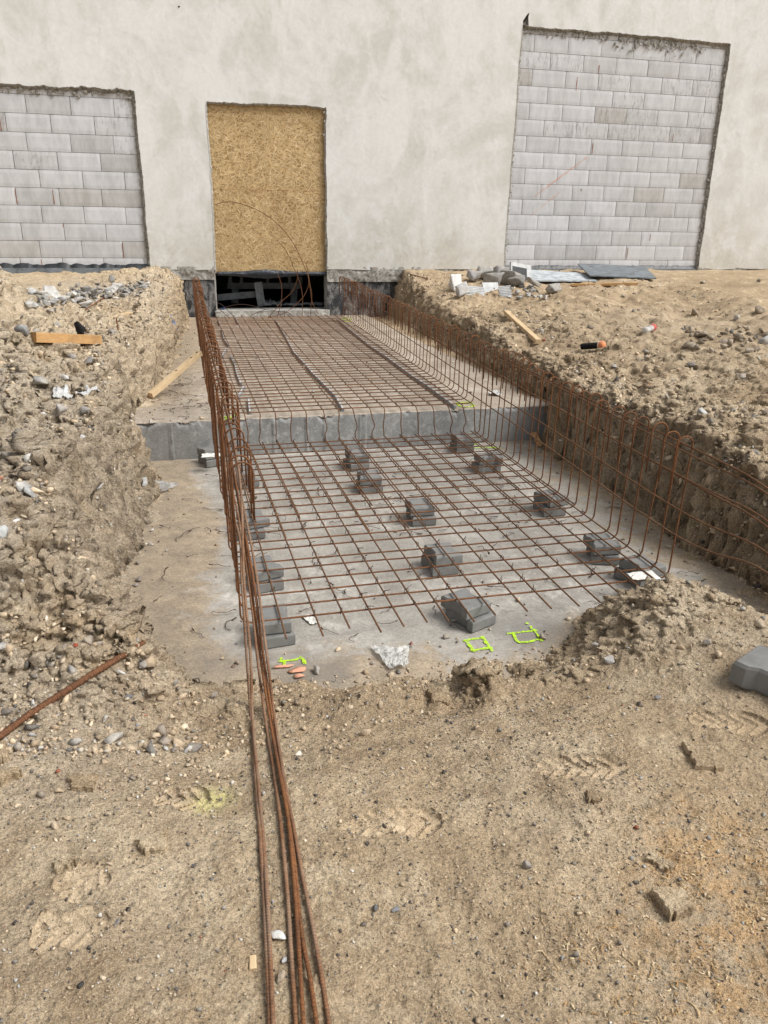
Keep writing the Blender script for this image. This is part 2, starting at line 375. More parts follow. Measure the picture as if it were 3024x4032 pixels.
M = dict(
 soil=mat_soil(), stone=mat_stone(), plaster=mat_plaster(), block=mat_block(), osb=mat_osb(),
 mortar=mat_mortar(), joint=mat_simple('dark_joint', (.17, .16, .15), .95, .4, 8), mortar_l=mat_mortar('pale_mortar', (.28, .265, .235), (.52, .50, .455)),
 rust=mat_rust('rusty_steel_leg', (.055, .024, .013), (.29, .112, .034), (.13, .062, .032)),
 rust_l=mat_rust('brown_steel_bar', (.045, .027, .017), (.18, .098, .048), (.15, .11, .07)),
 rust_t=mat_rust('cross_steel_bar', (.045, .021, .013), (.20, .08, .031), (.10, .05, .03)),
 rust_f=mat_rust('dusty_steel_bar', (.12, .06, .033), (.30, .14, .06), (.20, .14, .10), dust=.3),
 wire=mat_simple('dark_wire', (.055, .032, .024), .7, .4, 60),
 slab=mat_concrete('old_slab_top', (.23, .185, .14), (.335, .28, .22), (.45, .40, .335), 2.5, dirt=True),
 slab_face=mat_concrete('formed_concrete_face', (.19, .19, .183), (.275, .275, .265), (.355, .352, .34), 3.5),
 blind=mat_concrete('lean_concrete_floor', (.245, .225, .195), (.355, .33, .29), (.50, .475, .43), 3.2, dirt=True),
 paver=mat_simple('grey_paver_concrete', (.20, .198, .188), .9, .12, 16, bump=.2, bd=.001),
 timber=mat_wood('fresh_timber', (.52, .36, .19), (.72, .56, .36)),
 timber_o=mat_wood('orange_timber', (.42, .23, .09), (.62, .38, .17)),
 neon=mat_paint('neon_paint', (.52, .82, .04)),
 orange=mat_simple('orange_paint', (.85, .20, .05), .7, .1, 40),
 salmon=mat_simple('salmon_paint', (.66, .33, .215), .8, .12, 40),
 bitumen=mat_simple('bitumen', (.022, .024, .026), .45, .5, 12, .5),
 found=mat_found(),
 foam=mat_simple('brown_foam', (.26, .085, .03), .8, .3, 60),
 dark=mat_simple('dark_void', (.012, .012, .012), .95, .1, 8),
 greymetal=mat_simple('grey_steel_section', (.24, .26, .27), .5, .3, 9, .5),
 white=mat_sheet('white_film', (.58, .58, .57)), clear=mat_sheet('milky_film', (.70, .70, .66), .3, .25),
 black=mat_sheet('black_film', (.02, .024, .032), .3), blue=mat_sheet('blue_strip_plastic', (.03, .17, .62), .4),
 paper=mat_simple('white_paper', (.74, .73, .68), .9, .08, 12), brick=mat_simple('red_brick', (.36, .10, .055), .9, .3, 40),
 slate=mat_simple('slate_sheet', (.16, .18, .195), .55, .35, 9, .4), dusty=mat_simple('whitewashed_sheet', (.42, .45, .47), .8, .35, 9),
 blackcloth=mat_simple('black_cloth', (.015, .013, .013), .9, .3, 40), polys=mat_simple('dirty_white_board', (.50, .505, .50), .8, .2, 14), clay=mat_simple('dry_clay_crust', (.47, .375, .26), .95, .2, 25, bump=.8, bd=.006),
)

# ------------------------------------------------------------------ terrain
Z_UP, Z_LO, Y_ST = -.90, -1.20, -7.07        # slab tops and the step between them
PIT = np.array([(-3.85, .3), (-3.88, -.86), (-4.06, -3.5), (-4.25, -6), (-4.43, -6.9), (-4.38, -7.4), (-4.27, -8), (-4.29, -8.8), (-4.38, -9.4), (-4.38, -9.9),
 (-4.2, -10.12), (-4.04, -10.44), (-3.81, -10.48), (-3.64, -10.44), (-3.47, -10.52), (-3.22, -10.50), (-2.97, -10.56), (-2.71, -10.6), (-2.5, -10.52), (-2.33, -10.34),
 (-2.2, -10.2), (-2.03, -10.15), (-1.85, -10.25), (-1.68, -10.6), (-1.60, -11.4), (-1.55, -12.6), (-1.2, -12.6), (-1.22, -10.8), (-1.21, -10.13), (-1.19, -9.85), (-1.24, -9.5), (-1.2, -9.3), (-1.07, -8.6), (-1.05, -7.4), (-.88, -7.0),
 (-.88, -6.5), (-.80, -5.4), (-.60, -3.3), (-.5, -.7), (-.48, .3)])
def pit_dist(x, y):
    """signed distance to the pit outline, positive outside"""
    d = np.full(x.shape, 1e9); inside = np.zeros(x.shape, bool); n = len(PIT)
    for i in range(n):
        a = PIT[i]; b = PIT[(i+1) % n]; e = b-a
        t = np.clip(((x-a[0])*e[0]+(y-a[1])*e[1])/(e@e), 0, 1)
        d = np.minimum(d, np.hypot(x-a[0]-t*e[0], y-a[1]-t*e[1]))
        c = ((a[1] > y) != (b[1] > y)); 
        with np.errstate(divide='ignore', invalid='ignore'):
            inside ^= c & (x < (b[0]-a[0])*(y-a[1])/(b[1]-a[1]+1e-12)+a[0])
    return np.where(inside, -d, d)
RP = np.array([(-4.4,-12.5,-.97),(-3.6,-12.5,-1),(-2.8,-12.5,-1),(-2,-12.5,-.96),(-3.6,-11.2,-1.0),(-2.8,-11.2,-.99),(-2.2,-11.35,-.96),(-4.3,-11.3,-.97),(-4.8,-12,-.95),
 (-3.6,-10.7,-1.10),(-3.0,-10.78,-1.10),(-2.6,-10.8,-1.08),(-3.95,-10.7,-1.10),(-2.1,-10.5,-.89),(-1.93,-10.75,-.87),(-1.8,-11,-.89),(-2.38,-10.62,-1.04),(-2.33,-10.95,-.99),(-1.97,-10.34,-.97),(-1.7,-11.6,-.92),
 (-4.35,-10.5,-.93),(-4.5,-10.1,-.66),(-4.47,-9.6,-.55),(-4.45,-9,-.49),(-4.5,-8,-.42),(-4.6,-7.2,-.40),(-4.36,-6,-.5),(-4.2,-4.5,-.52),(-4.1,-3,-.44),(-4.0,-1.5,-.34),(-4.2,-.2,-.2),
 (-4.8,-10.7,-.93),(-4.8,-10.1,-.62),(-4.8,-9.5,-.45),(-5,-8.6,-.29),(-5,-7.5,-.22),(-5.0,-6.3,-.22),(-5.45,-6,.13),(-5.6,-4.9,-.1),(-5.3,-4.2,-.38),(-5.3,-3,-.37),(-5.9,-3,-.34),(-5.5,-1.5,-.31),(-5.5,-.2,-.25),(-6,-6.2,.48),(-6,-8,.1),(-6,-10,-.4),(-5.5,-11,-.85),
 (-6,-4.3,-.25),(-7,-3,-.3),(-8,-.3,-.25),(-7,-6,.35),(-7,-10,-.5),(-6,-12.5,-.9),(-12,-.3,-.15),(-12,-8,-.3),(-12,-14,-.8),
 (-.5,-.2,-.2),(-.45,-1.2,-.42),(1.5,-.2,-.19),(5,-.2,-.18),(9,-.2,-.18),(.8,-1.4,-.3),(3,-1.4,-.26),(-.5,-3,-.56),(-.65,-5,-.6),(-.8,-7,-.62),(-.92,-8.5,-.64),(-1.02,-9.6,-.67),(-.6,-8.8,-.52),(-.6,-9.9,-.54),(-.2,-10.4,-.5),(-.35,-7.6,-.5),(-1.0,-10.3,-.7),(-.95,-11,-.75),(-.9,-12.5,-.85),
 (.5,-3,-.42),(.3,-5,-.46),(.2,-7,-.5),(.1,-9,-.47),(3,-3,-.35),(3,-6,-.4),(3,-10,-.5),(6,-3,-.25),(6,-8,-.4),(1,-12,-.6),(12,-4,-.3),(12,-14,-.6),(-3,-16,-1),(-2.4,-.3,-.9),(0,-16,-.9),(-7,-16,-.9)])
def _phi(r): return r
_A = _phi(np.hypot(RP[:, None, 0]-RP[None, :, 0], RP[:, None, 1]-RP[None, :, 1])**2+.02)**.5
_n = len(RP); _S = np.zeros((_n+1, _n+1)); _S[:_n, :_n] = _A; _S[_n, :_n] = 1; _S[:_n, _n] = 1
_W = np.linalg.solve(_S, np.r_[RP[:, 2], 0])
def rim(x, y):
    r = np.full(x.shape, _W[-1])
    for i in range(_n): r += _W[i]*np.sqrt((x-RP[i, 0])**2+(y-RP[i, 1])**2+.02)
    return np.clip(r, -1.1, .35)
PRINTS = [(857, 1772, 196, 8), (1259, 1656, 190, 3), (1573, 1560, 165, -6), (152, 2010, 150, 12), (176, 1902, 95, 60), (392, 1722, 110, -8)]
def gauss(x, y, cx, cy, s): return np.exp(-((x-cx)**2+(y-cy)**2)/(2*s*s))
def terrain(x, y):
    wx = x + .075*fbm2(x*1.7+3, y*1.7, 3, 5) + .022*vn2(x*9, y*9, 8); wy = y + .075*fbm2(x*1.7, y*1.7+9, 3, 6) + .022*vn2(x*9+5, y*9, 9)
    near_front = sstep(-10.0, -10.35, y)*sstep(-4.35, -4.1, x)*sstep(-1.5, -1.7, x)
    wx = np.where(y < -10.2, x*.5+wx*.5, wx); wy = np.where(y < -10.2, y*.5+wy*.5, wy)
    d = pit_dist(wx, wy)
    R = rim(x, y)
    left = sstep(-3.9, -4.3, x)*sstep(-10.9, -10.3, y); right = sstep(-1.35, -1.1, x)
    left = left*(1-.8*sstep(-4.9, -4.1, y)*sstep(-4.3, -4.6, x))
    rough = .35 + 1.5*left + 1.0*right*sstep(-.6, -2.6, y) + .5*sstep(-10.95, -10.6, y)*(1-left) + .6*gauss(x, y, -2.0, -10.65, .3)
    far = sstep(14, 9, np.abs(x+2))
    R = R + rough*far*(.055*fbm2(x*2.1, y*2.1, 4, 21))
    a1, a2, ai = worley2(x*7+.5*vn2(x*5, y*5, 3), y*7+.5*vn2(x*5, y*5, 4), 31)
    b1, b2, bi = worley2(x*19, y*19, 41)
    cw = 1-.62*sstep(-1.6, -1.3, x)-.6*gauss(x, y, -2., -10.7, .35)
    R = R + right*far*.075*fbm2(x*1.05+2, y*1.05, 3, 88)*sstep(-1, -3, y)
    rdg = 1-np.abs(fbm2(x*3.1+.3*vn2(x*7, y*7, 2), y*3.1, 5, 23))*2.4
    e1, e2, ei = worley2(x*3.6+.35*vn2(x*4, y*4, 3), y*3.6+.35*vn2(x*4, y*4, 6), 35)
    f1, f2, fi = worley2(x*36+.3*vn2(x*30, y*30, 6), y*36, 47)
    R = R + far*(rough*.6*.030*rdg + cw*np.clip(rough-.5, 0, 2)*.045*np.clip(.62-e1, 0, 1)*1.6*(ei > .45) + (.25+rough)*.0052*np.clip(.55-f1, 0, 1)*1.8*(fi > .35))
    R = R + cw*rough*far*(.034*np.clip(.6-a1, -.1, 1)*(ai > .35) + .018*np.clip(.6-b1, -.1, 1)*(bi > .4)) + far*(.006*fbm2(x*14, y*14, 3, 51)*(.6+rough)) + far*.0022*fbm2(x*70, y*70, 2, 61)*(1+rough)
    # a few low crust edges and ruts in the trampled foreground
    fg = sstep(-10.75, -11.0, y)*(x < -1.5)*(x > -5.2)
    R = R + fg*.0022*np.round(2.2*fbm2(x*2.6, y*2.6, 4, 71)) + fg*.012*fbm2(x*1.3, y*1.3, 2, 77)
    floor = np.where(y > Y_ST+.3, Z_UP, Z_LO)
    stp = np.where((x > -4.34) & (x < -.94), 0., .04)
    floor = np.where(y < -10.6, Z_LO, floor)
    w = np.where(near_front > .5, .26, .15 + .09*vn2(x*1.9, y*1.9, 13)) + .10*right*sstep(-5., -2., y)
    w = np.where((x < -4) & (y > -10.2) & (y < -7.2), w+.02, w)
    t = np.clip(d/np.maximum(w, .05), 0, 1.6)
    prof = 1-(1-np.clip(t, 0, 1))**2.1
    apron = .055*np.exp(-np.abs(d)/.09)*sstep(.4, -.3, -d*0+vn2(x*3, y*3, 15)*-1)
    H = floor + (R-floor)*prof + apron*(1-np.clip(t, 0, 1))*.8
    inn = d < 0
    Hin = floor - .05 + .065*np.exp(d/.16)*(1+.9*fbm2(x*6, y*6, 4, 17)) + .02*(.55-b1)*np.exp(d/.2)
    H = np.where(inn, Hin, H)
    # collapsed pocket and cracked clod in front of the slab
    H = H - .04*gauss(x, y, -3.1, -10.76, .08)*(1+.4*vn2(x*25, y*25, 19)) - .04*gauss(x, y, -3.25, -10.76, .07)
    H = H + .085*sstep(.11, .035, np.hypot((x+2.95)/.8, (y+10.69)/1.5))*(1-.25*sstep(.12, .02, np.abs(worley2(x*11, y*11, 91)[1]-worley2(x*11, y*11, 91)[0])))
    # cavity beside the left end of the slab
    H = H - .22*gauss(x, y, -4.42, -6.98, .07)
    return H, d, R, left, right, prof
def lines(segs):
    out = [];
    for a, b, s in segs: out.append(np.arange(a, b-1e-9, s))
    out.append(np.array([segs[-1][1]])); return np.concatenate(out)
def grow(a, b, s0, k=1.12):
    L = [a]; s = s0
    while L[-1] < b: L.append(L[-1]+s); s *= k
    return np.array(L)
gx = np.concatenate([-grow(5.3, 60, .02)[::-1][:-1], lines([(-5.3, -4.95, .012), (-4.95, -1.9, .0056), (-1.9, -.55, .0085), (-.55, .6, .016), (.6, 3.2, .03)]), 3.2+(grow(0, 60, .04)[1:])])
gy = np.concatenate([-grow(12.35, 60, .02)[::-1][:-1], lines([(-12.35, -10.3, .0056), (-10.3, -7.3, .0105), (-7.3, -3.5, .018), (-3.5, -.1, .026), (-.1, .02, .03)])])
GX, GY = np.meshgrid(gx, gy)
TH, TD, TR, TL, TRt, TP = terrain(GX, GY)
# boot prints pressed into the sand
def hgt0(x, y):
    i = np.clip(np.searchsorted(gx, x)-1, 0, len(gx)-2); j = np.clip(np.searchsorted(gy, y)-1, 0, len(gy)-2)
    fx = (x-gx[i])/(gx[i+1]-gx[i]); fy = (y-gy[j])/(gy[j+1]-gy[j])
    return (TH[j, i]*(1-fx)+TH[j, i+1]*fx)*(1-fy)+(TH[j+1, i]*(1-fx)+TH[j+1, i+1]*fx)*fy
def surf(x, y):
    h = hgt0(x, y)
    if -4.34 < x < -.93 and y > Y_ST: h = max(h, Z_UP)
    elif -5 < x < -.6 and y > -11.4: h = max(h, Z_LO)
    return h
def G(px, py, crp=None):
    """where the ray through a pixel of the photo view meets the ground or the slabs"""
    if crp: px, py = crop(px, py, *crp)
    d = ray(px, py); t = .8; st = .01
    while t < 40:
        P = CAM_C+d*t
        if P[2] < surf(P[0], P[1]): break
        t += st*(1 if t < 6 else 2)
    lo, hi = t-2*st, t
    for _ in range(12):
        mid = (lo+hi)/2; P = CAM_C+d*mid
        if P[2] < surf(P[0], P[1]): hi = mid
        else: lo = mid
    P = CAM_C+d*hi; P[2] = surf(P[0], P[1]); return P
PRS = np.zeros_like(TH)
for (px, py, L, ang) in PRINTS:
    c = G(px, py); e = G(px+L/2, py); e0 = G(px-L/2, py); ln = np.hypot(*(e-e0)[:2]); ax = (e-e0)[:2]/ln
    a = math.radians(ang); ax = np.array([ax[0]*math.cos(a)-ax[1]*math.sin(a), ax[0]*math.sin(a)+ax[1]*math.cos(a)])
    u = (GX-c[0])*ax[0]+(GY-c[1])*ax[1]; v = -(GX-c[0])*ax[1]+(GY-c[1])*ax[0]
    sel = (np.abs(u) < ln*.7) & (np.abs(v) < .12)
    hw = .056*(1-.28*np.exp(-((u+ln*.08)/(ln*.16))**2))*np.sqrt(np.clip(1-(u/(ln*.5))**4, 0, 1)) + vn2(u*30, v*30, 3)*.004
    ins = sstep(.006, -.004, np.abs(v)-hw)
    lug = sstep(.1, .55, np.sin(2*np.pi*(u+np.abs(v)*.9)/.042))*sstep(.026, .021, np.abs(np.abs(v)-.027))
    PRS = np.maximum(PRS, ins*sel)
    fade = sstep(-.25, .25, vn2(u*9, v*9, int(px)))
    rimr = np.exp(-((np.abs(v)-hw-.009)/.008)**2)*(np.abs(u) < ln*.52)
    jj = np.where(sel.any(1))[0]; ii = np.where(sel.any(0))[0]; j0, j1, i0, i1 = jj[0], jj[-1]+1, ii[0], ii[-1]+1
    W_ = TH[j0-6:j1+6, i0-6:i1+6]; cs = np.cumsum(np.cumsum(np.pad(W_, ((1, 0), (1, 0))), 0), 1); k_ = 13
    bl = (cs[k_:, k_:]-cs[:-k_, k_:]-cs[k_:, :-k_]+cs[:-k_, :-k_])/k_**2; SM = TH.copy(); SM[j0:j1, i0:i1] = bl[:j1-j0, :i1-i0]
    TH = TH*(1-ins*sel*.85)+SM*ins*sel*.85
    TH += np.where(sel, ins*(-.012+.009*lug)*(.75+.25*fade)+rimr*.006*(.5+.5*fade), 0)
# horizontal crumbling of steep faces
gzx = np.gradient(TH, gx, axis=1); gzy = np.gradient(TH, gy, axis=0)
slope = np.clip(np.hypot(gzx, gzy)/1.6, 0, 1)
sel = (GX > -7) & (GX < 1) & (GY > -12.5)
X3, Y3, Z3 = GX[sel], GY[sel], TH[sel]
rd3 = lambda f, sd_: 1-2.2*np.abs(vn(X3*f, Y3*f, Z3*f*1.3, sd_))
nn = .45*vn(X3*5, Y3*5, Z3*5, 101)+.45*rd3(11, 102)+.38*rd3(27, 103)+.25*vn(X3*60, Y3*60, Z3*60, 104)
cl = h3(np.floor(X3*23+nn).astype(int), np.floor(Y3*23+nn).astype(int), np.floor(Z3*23).astype(int), 7)
amp = (1-sstep(-10.75, -10.95, Y3)*sstep(-1.3, -1.6, X3))*(1-sstep(-.02, -.08, TD[sel])*sstep(-7.5, -7.3, Y3))*(.075*slope[sel]+.006*np.clip(TL+TRt, 0, 1)[sel])*(nn+.4*(cl-.5))-.012*slope[sel]
nx = -gzx[sel]/np.hypot(1, np.hypot(gzx[sel], gzy[sel])); ny = -gzy[sel]/np.hypot(1, np.hypot(gzx[sel], gzy[sel]))
DX = np.zeros_like(TH); DY = np.zeros_like(TH); DZ = np.zeros_like(TH)
DX[sel] = nx*amp; DY[sel] = ny*amp; DZ[sel] = .3*amp
VX, VY, VZ = GX+DX, np.minimum(GY+DY, .03), TH+DZ
ny_, nx_ = GX.shape
I = np.arange(ny_*nx_).reshape(ny_, nx_)
F = np.stack([I[:-1, :-1], I[:-1, 1:], I[1:, 1:], I[1:, :-1]], -1).reshape(-1, 4)
face_m = np.clip(sstep(.25, .9, slope)*(TD > -.05)*sstep(1.0, .55, TP*0+np.clip(TD/.5, 0, 1)), 0, 1)*(GY > -10.4)
pale = np.clip(1.2*gauss(GX, GY, -2.0, -10.68, .3)+.9*TL*sstep(-9.8, -9, GY)+.7*(GX > -1.1)*sstep(-6, -8.5, GY)*sstep(-.1, .3, fbm2(GX*1.1, GY*1.1, 3, 66)+.2)+.45*(GY < -10.9)*sstep(.1, .5, fbm2(GX*2, GY*2, 3, 33)+.25), 0, 1)
grey = np.clip(TL*sstep(-7.2, -8.6, GY)*.6+TL*.25+.8*gauss(GX, GY, -5.2, -2, .7)+.6*gauss(GX, GY, -4.45, -10.9, .22)+.35*TRt*gauss(GX, GY, 1.2, -5.5, .8), 0, 1)
moist = np.clip(face_m*(.75*TRt+.35*TL+.3) + .3*sstep(-.2, .35, fbm2(GX*1.8, GY*1.8, 3, 44))*(GY < -10.2) + .35*TRt*(1-sstep(-8.5, -9.2, GY)*.6), 0, 1)
P1 = G(1560, 2050); P2 = G(1500, 1830)
chips = np.clip(1.2*gauss(GX, GY, P1[0]+.05, P1[1]-.02, .2)+.8*gauss(GX, GY, P2[0]+.05, P2[1], .13), 0, 1)
P3 = G(462, 1720); yel = np.clip(1.3*gauss(GX, GY, P3[0], P3[1], .035)+.9*gauss(GX, GY, P3[0]-.02, P3[1]-.05, .025), 0, 1)
ground = mesh('ground', np.stack([VX, VY, VZ], -1).reshape(-1, 3), F, M['soil'], smooth=False,
     attr=dict(pale=('POINT', pale.ravel()), grey=('POINT', grey.ravel()), moist=('POINT', moist.ravel()), chips=('POINT', chips.ravel()), yellow=('POINT', yel.ravel()), pressed=('POINT', PRS.ravel())))
tagp(ground, kind='structure')

# ------------------------------------------------------------------ slabs
def slab_grid(x0, x1, y0, y1, s, z):
    xs = np.arange(x0, x1+1e-6, s); ys = np.arange(y0, y1+1e-6, s); A, B = np.meshgrid(xs, ys)
    d = -pit_dist(A, B); I = np.arange(A.size).reshape(A.shape)
    F = np.stack([I[:-1, :-1], I[:-1, 1:], I[1:, 1:], I[1:, :-1]], -1).reshape(-1, 4)
    return A, B, d, F
A, B, d, F = slab_grid(-4.9, -.7, -11.5, Y_ST+.06, .03, Z_LO)
dirt = np.clip(.70*np.exp(-np.clip(d, 0, 9)/.13)+.45*np.exp(-np.clip(d, 0, 9)/.4)*(A < -3)+.42*sstep(-3.75, -4.0, A)+.35*sstep(-1.75, -1.45, A)+.5*gauss(A, B, -4.15, -8.6, .35)+.25*sstep(-10.0, -10.3, B), 0, 1)
wet = np.clip(.75*gauss(A, B, -2.5, -10.2, .22)+.6*gauss(A, B, -3.5, -10.35, .2)+.5*gauss(A, B, -3.95, -10.1, .3)+.3*sstep(-1.65, -1.4, A), 0, 1)
o = mesh('lean_concrete_floor', np.stack([A.ravel(), B.ravel(), Z_LO+.003*fbm2(A*3, B*3, 3, 4).ravel()], -1), F, M['blind'], smooth=True, attr=dict(dirt=('POINT', dirt.ravel()), wet=('POINT', wet.ravel())))
tagp(o, kind='structure')
# raised slab with a broken arris: profile swept along x
xs = np.arange(-4.36, -.90, .008); N = len(xs)
chipc = np.clip(fbm2(xs*9, xs*0, 4, 3)+.08, 0, 1)*.06 + (sstep(-3.65, -3.5, xs)*sstep(-2.75, -2.95, xs))*np.clip(.45+fbm2(xs*6, xs*0+4, 4, 9), 0, 1)*.10
chipc += .02*sstep(-3.95, -4.3, xs)
joint = np.zeros(N)
for px, wd in ((368, .012), (592, .012), (662, .008), (702, .01), (783, .03), (905, .006)):
    jx = aty(px, 930, Y_ST)[0]; joint += (np.abs(xs-jx) < wd)*(.35+.65*np.abs(vn2(xs*300, xs*0, 5)))
prof = [(.55, 0.), (.3, 0.), (.16, 0.), (.1, 0.), (.07, 0.), (.045, 0.), (.025, 0.), (.012, 0.), (.0, -.006), (0, -.02), (0, -.035), (0, -.05), (0, -.07), (0, -.1), (0, -.14), (0, -.18), (0, -.22), (0, -.26), (0, -.31)]
V = []
for q, (py, pz) in enumerate(prof):
    yy = Y_ST+py+np.zeros(N); zz = Z_UP+pz+np.zeros(N)
    n1 = fbm2(xs*40, xs*0+q*1.7, 3, 12)
    if py <= .1 and pz == 0: zz -= np.clip(chipc-py, 0, 1)*(.65+.5*n1)
    if pz < 0 and pz > -.12: yy += np.clip(chipc*1.25+pz, 0, 1)*(.8+.6*n1)
    if pz < -.0: yy -= joint*.008*(.5+np.abs(n1)*2)
    if pz < 0: yy += .012*sstep(-3.98, -4.33, xs) + .0025*n1
    V.append(np.stack([xs, yy, zz], -1))
V = np.stack(V, 0); nq = len(prof); I = np.arange(nq*N).reshape(nq, N)
F = np.stack([I[:-1, :-1], I[1:, :-1], I[1:, 1:], I[:-1, 1:]], -1).reshape(-1, 4)
eg = empty('raised_concrete_slab', (-2.6, -3.5, Z_UP)); tagp(eg, 'raised grey concrete slab with a broken front edge under the far half of the rebar cage', 'concrete slab'); eg.location = (0, 0, 0)
VF = V.reshape(-1, 3)
nf = len(F); 
nr = len(prof)-1; topq = F.reshape(nr, N-1, 4)[:8].reshape(-1, 4); frq = F.reshape(nr, N-1, 4)[8:].reshape(-1, 4)
mesh('slab_face', VF, frq, M['slab_face'], eg, smooth=False)
mesh('slab_edge', VF, topq, M['slab'], eg, smooth=False, attr=dict(dirt=('POINT', np.full(len(VF), .12)), wet=('POINT', np.zeros(len(VF)))))
# side ends
for xe, sgn in ((-4.36, 1), (-.905, -1)):
    vb, fb = box_geo(xe+sgn*.02, Y_ST/2+.006, Z_UP-.156, .04, -Y_ST-.03, .30); mesh('slab_side', vb, fb, M['slab_face'], eg)
A, B, d, F = slab_grid(-4.355, -.90, Y_ST+.55, .03, .03, Z_UP)
# top sheet meets the swept edge 0.55 m back
dirt = np.clip(.7*np.exp(-np.clip(d, 0, 9)/.14)+.45*sstep(-3.7, -3.95, A)*sstep(-5.2, -4.2, B)+.35*sstep(-3., -.5, B)+.38*sstep(-3.6, -3.8, A), 0, 1)
mesh('slab_top', np.stack([A.ravel(), B.ravel(), Z_UP+.002*fbm2(A*3, B*3, 3, 4).ravel()], -1), F, M['slab'], eg, smooth=True, attr=dict(dirt=('POINT', dirt.ravel()), wet=('POINT', dirt.ravel()*0)))

# ------------------------------------------------------------------ loose stones lying everywhere
def ico(sub):
    import bmesh
    bm = bmesh.new(); bmesh.ops.create_icosphere(bm, subdivisions=sub, radius=1.)
    v = np.array([q.co[:] for q in bm.verts]); f = np.array([[q.index for q in p.verts] for p in bm.faces]); bm.free(); return v, f
ICO = {1: ico(1), 2: ico(2), 3: ico(3)}
def rock(sub, r_, k=.28, flat=.7, cuts=5, rs=None):
    """angular broken stone: convex hull of scattered points, rougher when sub is higher"""
    import bmesh
    rs = rs or rng; n = 9 if sub == 1 else (11 if sub == 2 else (12 if sub == 3 else 9))
    q = rs.normal(size=(n, 3)); q /= np.linalg.norm(q, axis=1)[:, None]
    if sub == 5: q = np.array([[a, b, c] for a in (-1, 1) for b in (-1, 1) for c in (-1, 1)])*[.8, .8, .5]+rs.uniform(-.38, .38, (8, 3)); n = 8
    q = q*1.; q *= rs.uniform(.8, 1.08, (n, 1)); q = q*[1, rs.uniform(.6, .95), flat]
    bm = bmesh.new(); vs = [bm.verts.new(tuple(p)) for p in q]; g = bmesh.ops.convex_hull(bm, input=vs)
    bmesh.ops.delete(bm, geom=[v for v in bm.verts if not v.link_faces], context='VERTS')
    if sub > 1:
        bmesh.ops.subdivide_edges(bm, edges=bm.edges[:], cuts=1 if sub == 2 else (5 if sub == 5 else 2), use_grid_fill=True)
        bmesh.ops.triangulate(bm, faces=bm.faces[:])
    bm.verts.index_update(); v = np.array([p.co[:] for p in bm.verts]); f = np.array([[p.index for p in t.verts] for t in bm.faces]); bm.free()
    o = rs.uniform(0, 50, 3)
    if sub > 1:
        nz = vn(v[:, 0]*2.2+o[0], v[:, 1]*2.2+o[1], v[:, 2]*2.2+o[2], 5)*.5+vn(v[:, 0]*6+o[0], v[:, 1]*6, v[:, 2]*6+o[2], 6)*.45
        v = v*(1+k*.5*nz)[:, None]
    return v*r_, f
def rot_rand(n, rs):
    q = rs.normal(size=(n, 4)); q /= np.linalg.norm(q, axis=1)[:, None]; a, b, c, d = q.T
    return np.stack([np.stack([1-2*(c*c+d*d), 2*(b*c-d*a), 2*(b*d+c*a)], -1), np.stack([2*(b*c+d*a), 1-2*(b*b+d*d), 2*(c*d-b*a)], -1), np.stack([2*(b*d-c*a), 2*(c*d+b*a), 1-2*(b*b+c*c)], -1)], 1)
PALS = dict(soil=[(.56, .45, .31), (.48, .37, .25), (.64, .53, .385), (.42, .32, .215)], grey=[(.31, .285, .25), (.22, .205, .185), (.42, .395, .355), (.15, .14, .13), (.29, .245, .20)],
            light=[(.55, .54, .51), (.62, .58, .5)], brick=[(.36, .11, .06)], dark=[(.06, .055, .05), (.10, .09, .085)])
def scatter(name, X, Y, R, pal, sub=1, sink=.35, kind='stuff', flat=.7):
    n = len(X); rs = np.random.default_rng(len(X)+5); var = [rock(sub, 1., .3, flat, 5, rs) for _ in range(10)]
    Z = np.array([surf(a, b) for a, b in zip(X, Y)]); Rm = rot_rand(n, rs); pick = rs.integers(0, 10, n)
    VL = []; FL = []; CL = []; q = 0; col = np.array(pal)*rs.uniform(.75, 1.2, (n, 1)); base = np.stack([X, Y, Z+R*(.55-sink)], -1)
    for k in range(10):
        s = np.where(pick == k)[0]; v, f = var[k]; nv = len(v)
        P = np.einsum('nij,vj->nvi', Rm[s], v)*R[s, None, None]; P[:, :, 2] *= .8; P += base[s][:, None, :]
        VL.append(P.reshape(-1, 3)); CL.append(np.repeat(col[s], nv, 0)); FL.append((f[None]+np.arange(len(s))[:, None, None]*nv).reshape(-1, 3)+q); q += nv*len(s)
    VV = np.vstack(VL); FF = np.vstack(FL); CC = np.vstack(CL)
    o = mesh(name, VV.reshape(-1, 3), FF, M['stone'], smooth=False, attr=dict(tint=('POINT', CC.reshape(-1, 3)))); tagp(o, kind=kind); return o
def palpick(n, wts, rs):
    keys = list(wts); p = np.array([wts[k] for k in keys], float); p /= p.sum(); c = rs.choice(len(keys), n, p=p)
    return np.array([PALS[keys[i]][rs.integers(len(PALS[keys[i]]))] for i in c])
rs = np.random.default_rng(3)
# foreground grit
n = 30000; X = rs.uniform(-4.9, -1.8, n); Y = rs.uniform(-12.35, -10.45, n)
den = .35+.9*(fbm2(X*1.6, Y*1.6, 3, 5) > .02)*1+.6*gauss(X, Y, -3.3, -11.7, .4)+.8*gauss(X, Y, -4.5, -10.95, .3); s = rs.uniform(0, 1.6, n) < den; X, Y = X[s], Y[s]
scatter('grit', X, Y, rs.lognormal(math.log(.0026), .5, len(X)).clip(.0015, .011), palpick(len(X), dict(soil=5, grey=4, dark=2.2, light=.8, brick=.05), rs), 1, .3)
n = 4200; X = rs.uniform(-4.9, -1.6, n); Y = rs.uniform(-11.4, -10.36, n); s = rs.uniform(0, 1, n) < np.exp(-(Y+10.5)**2/.12)*.8+.9*gauss(X, Y, -4.3, -10.75, .35)+.3*gauss(X, Y, -2, -10.7, .3); X, Y = X[s], Y[s]
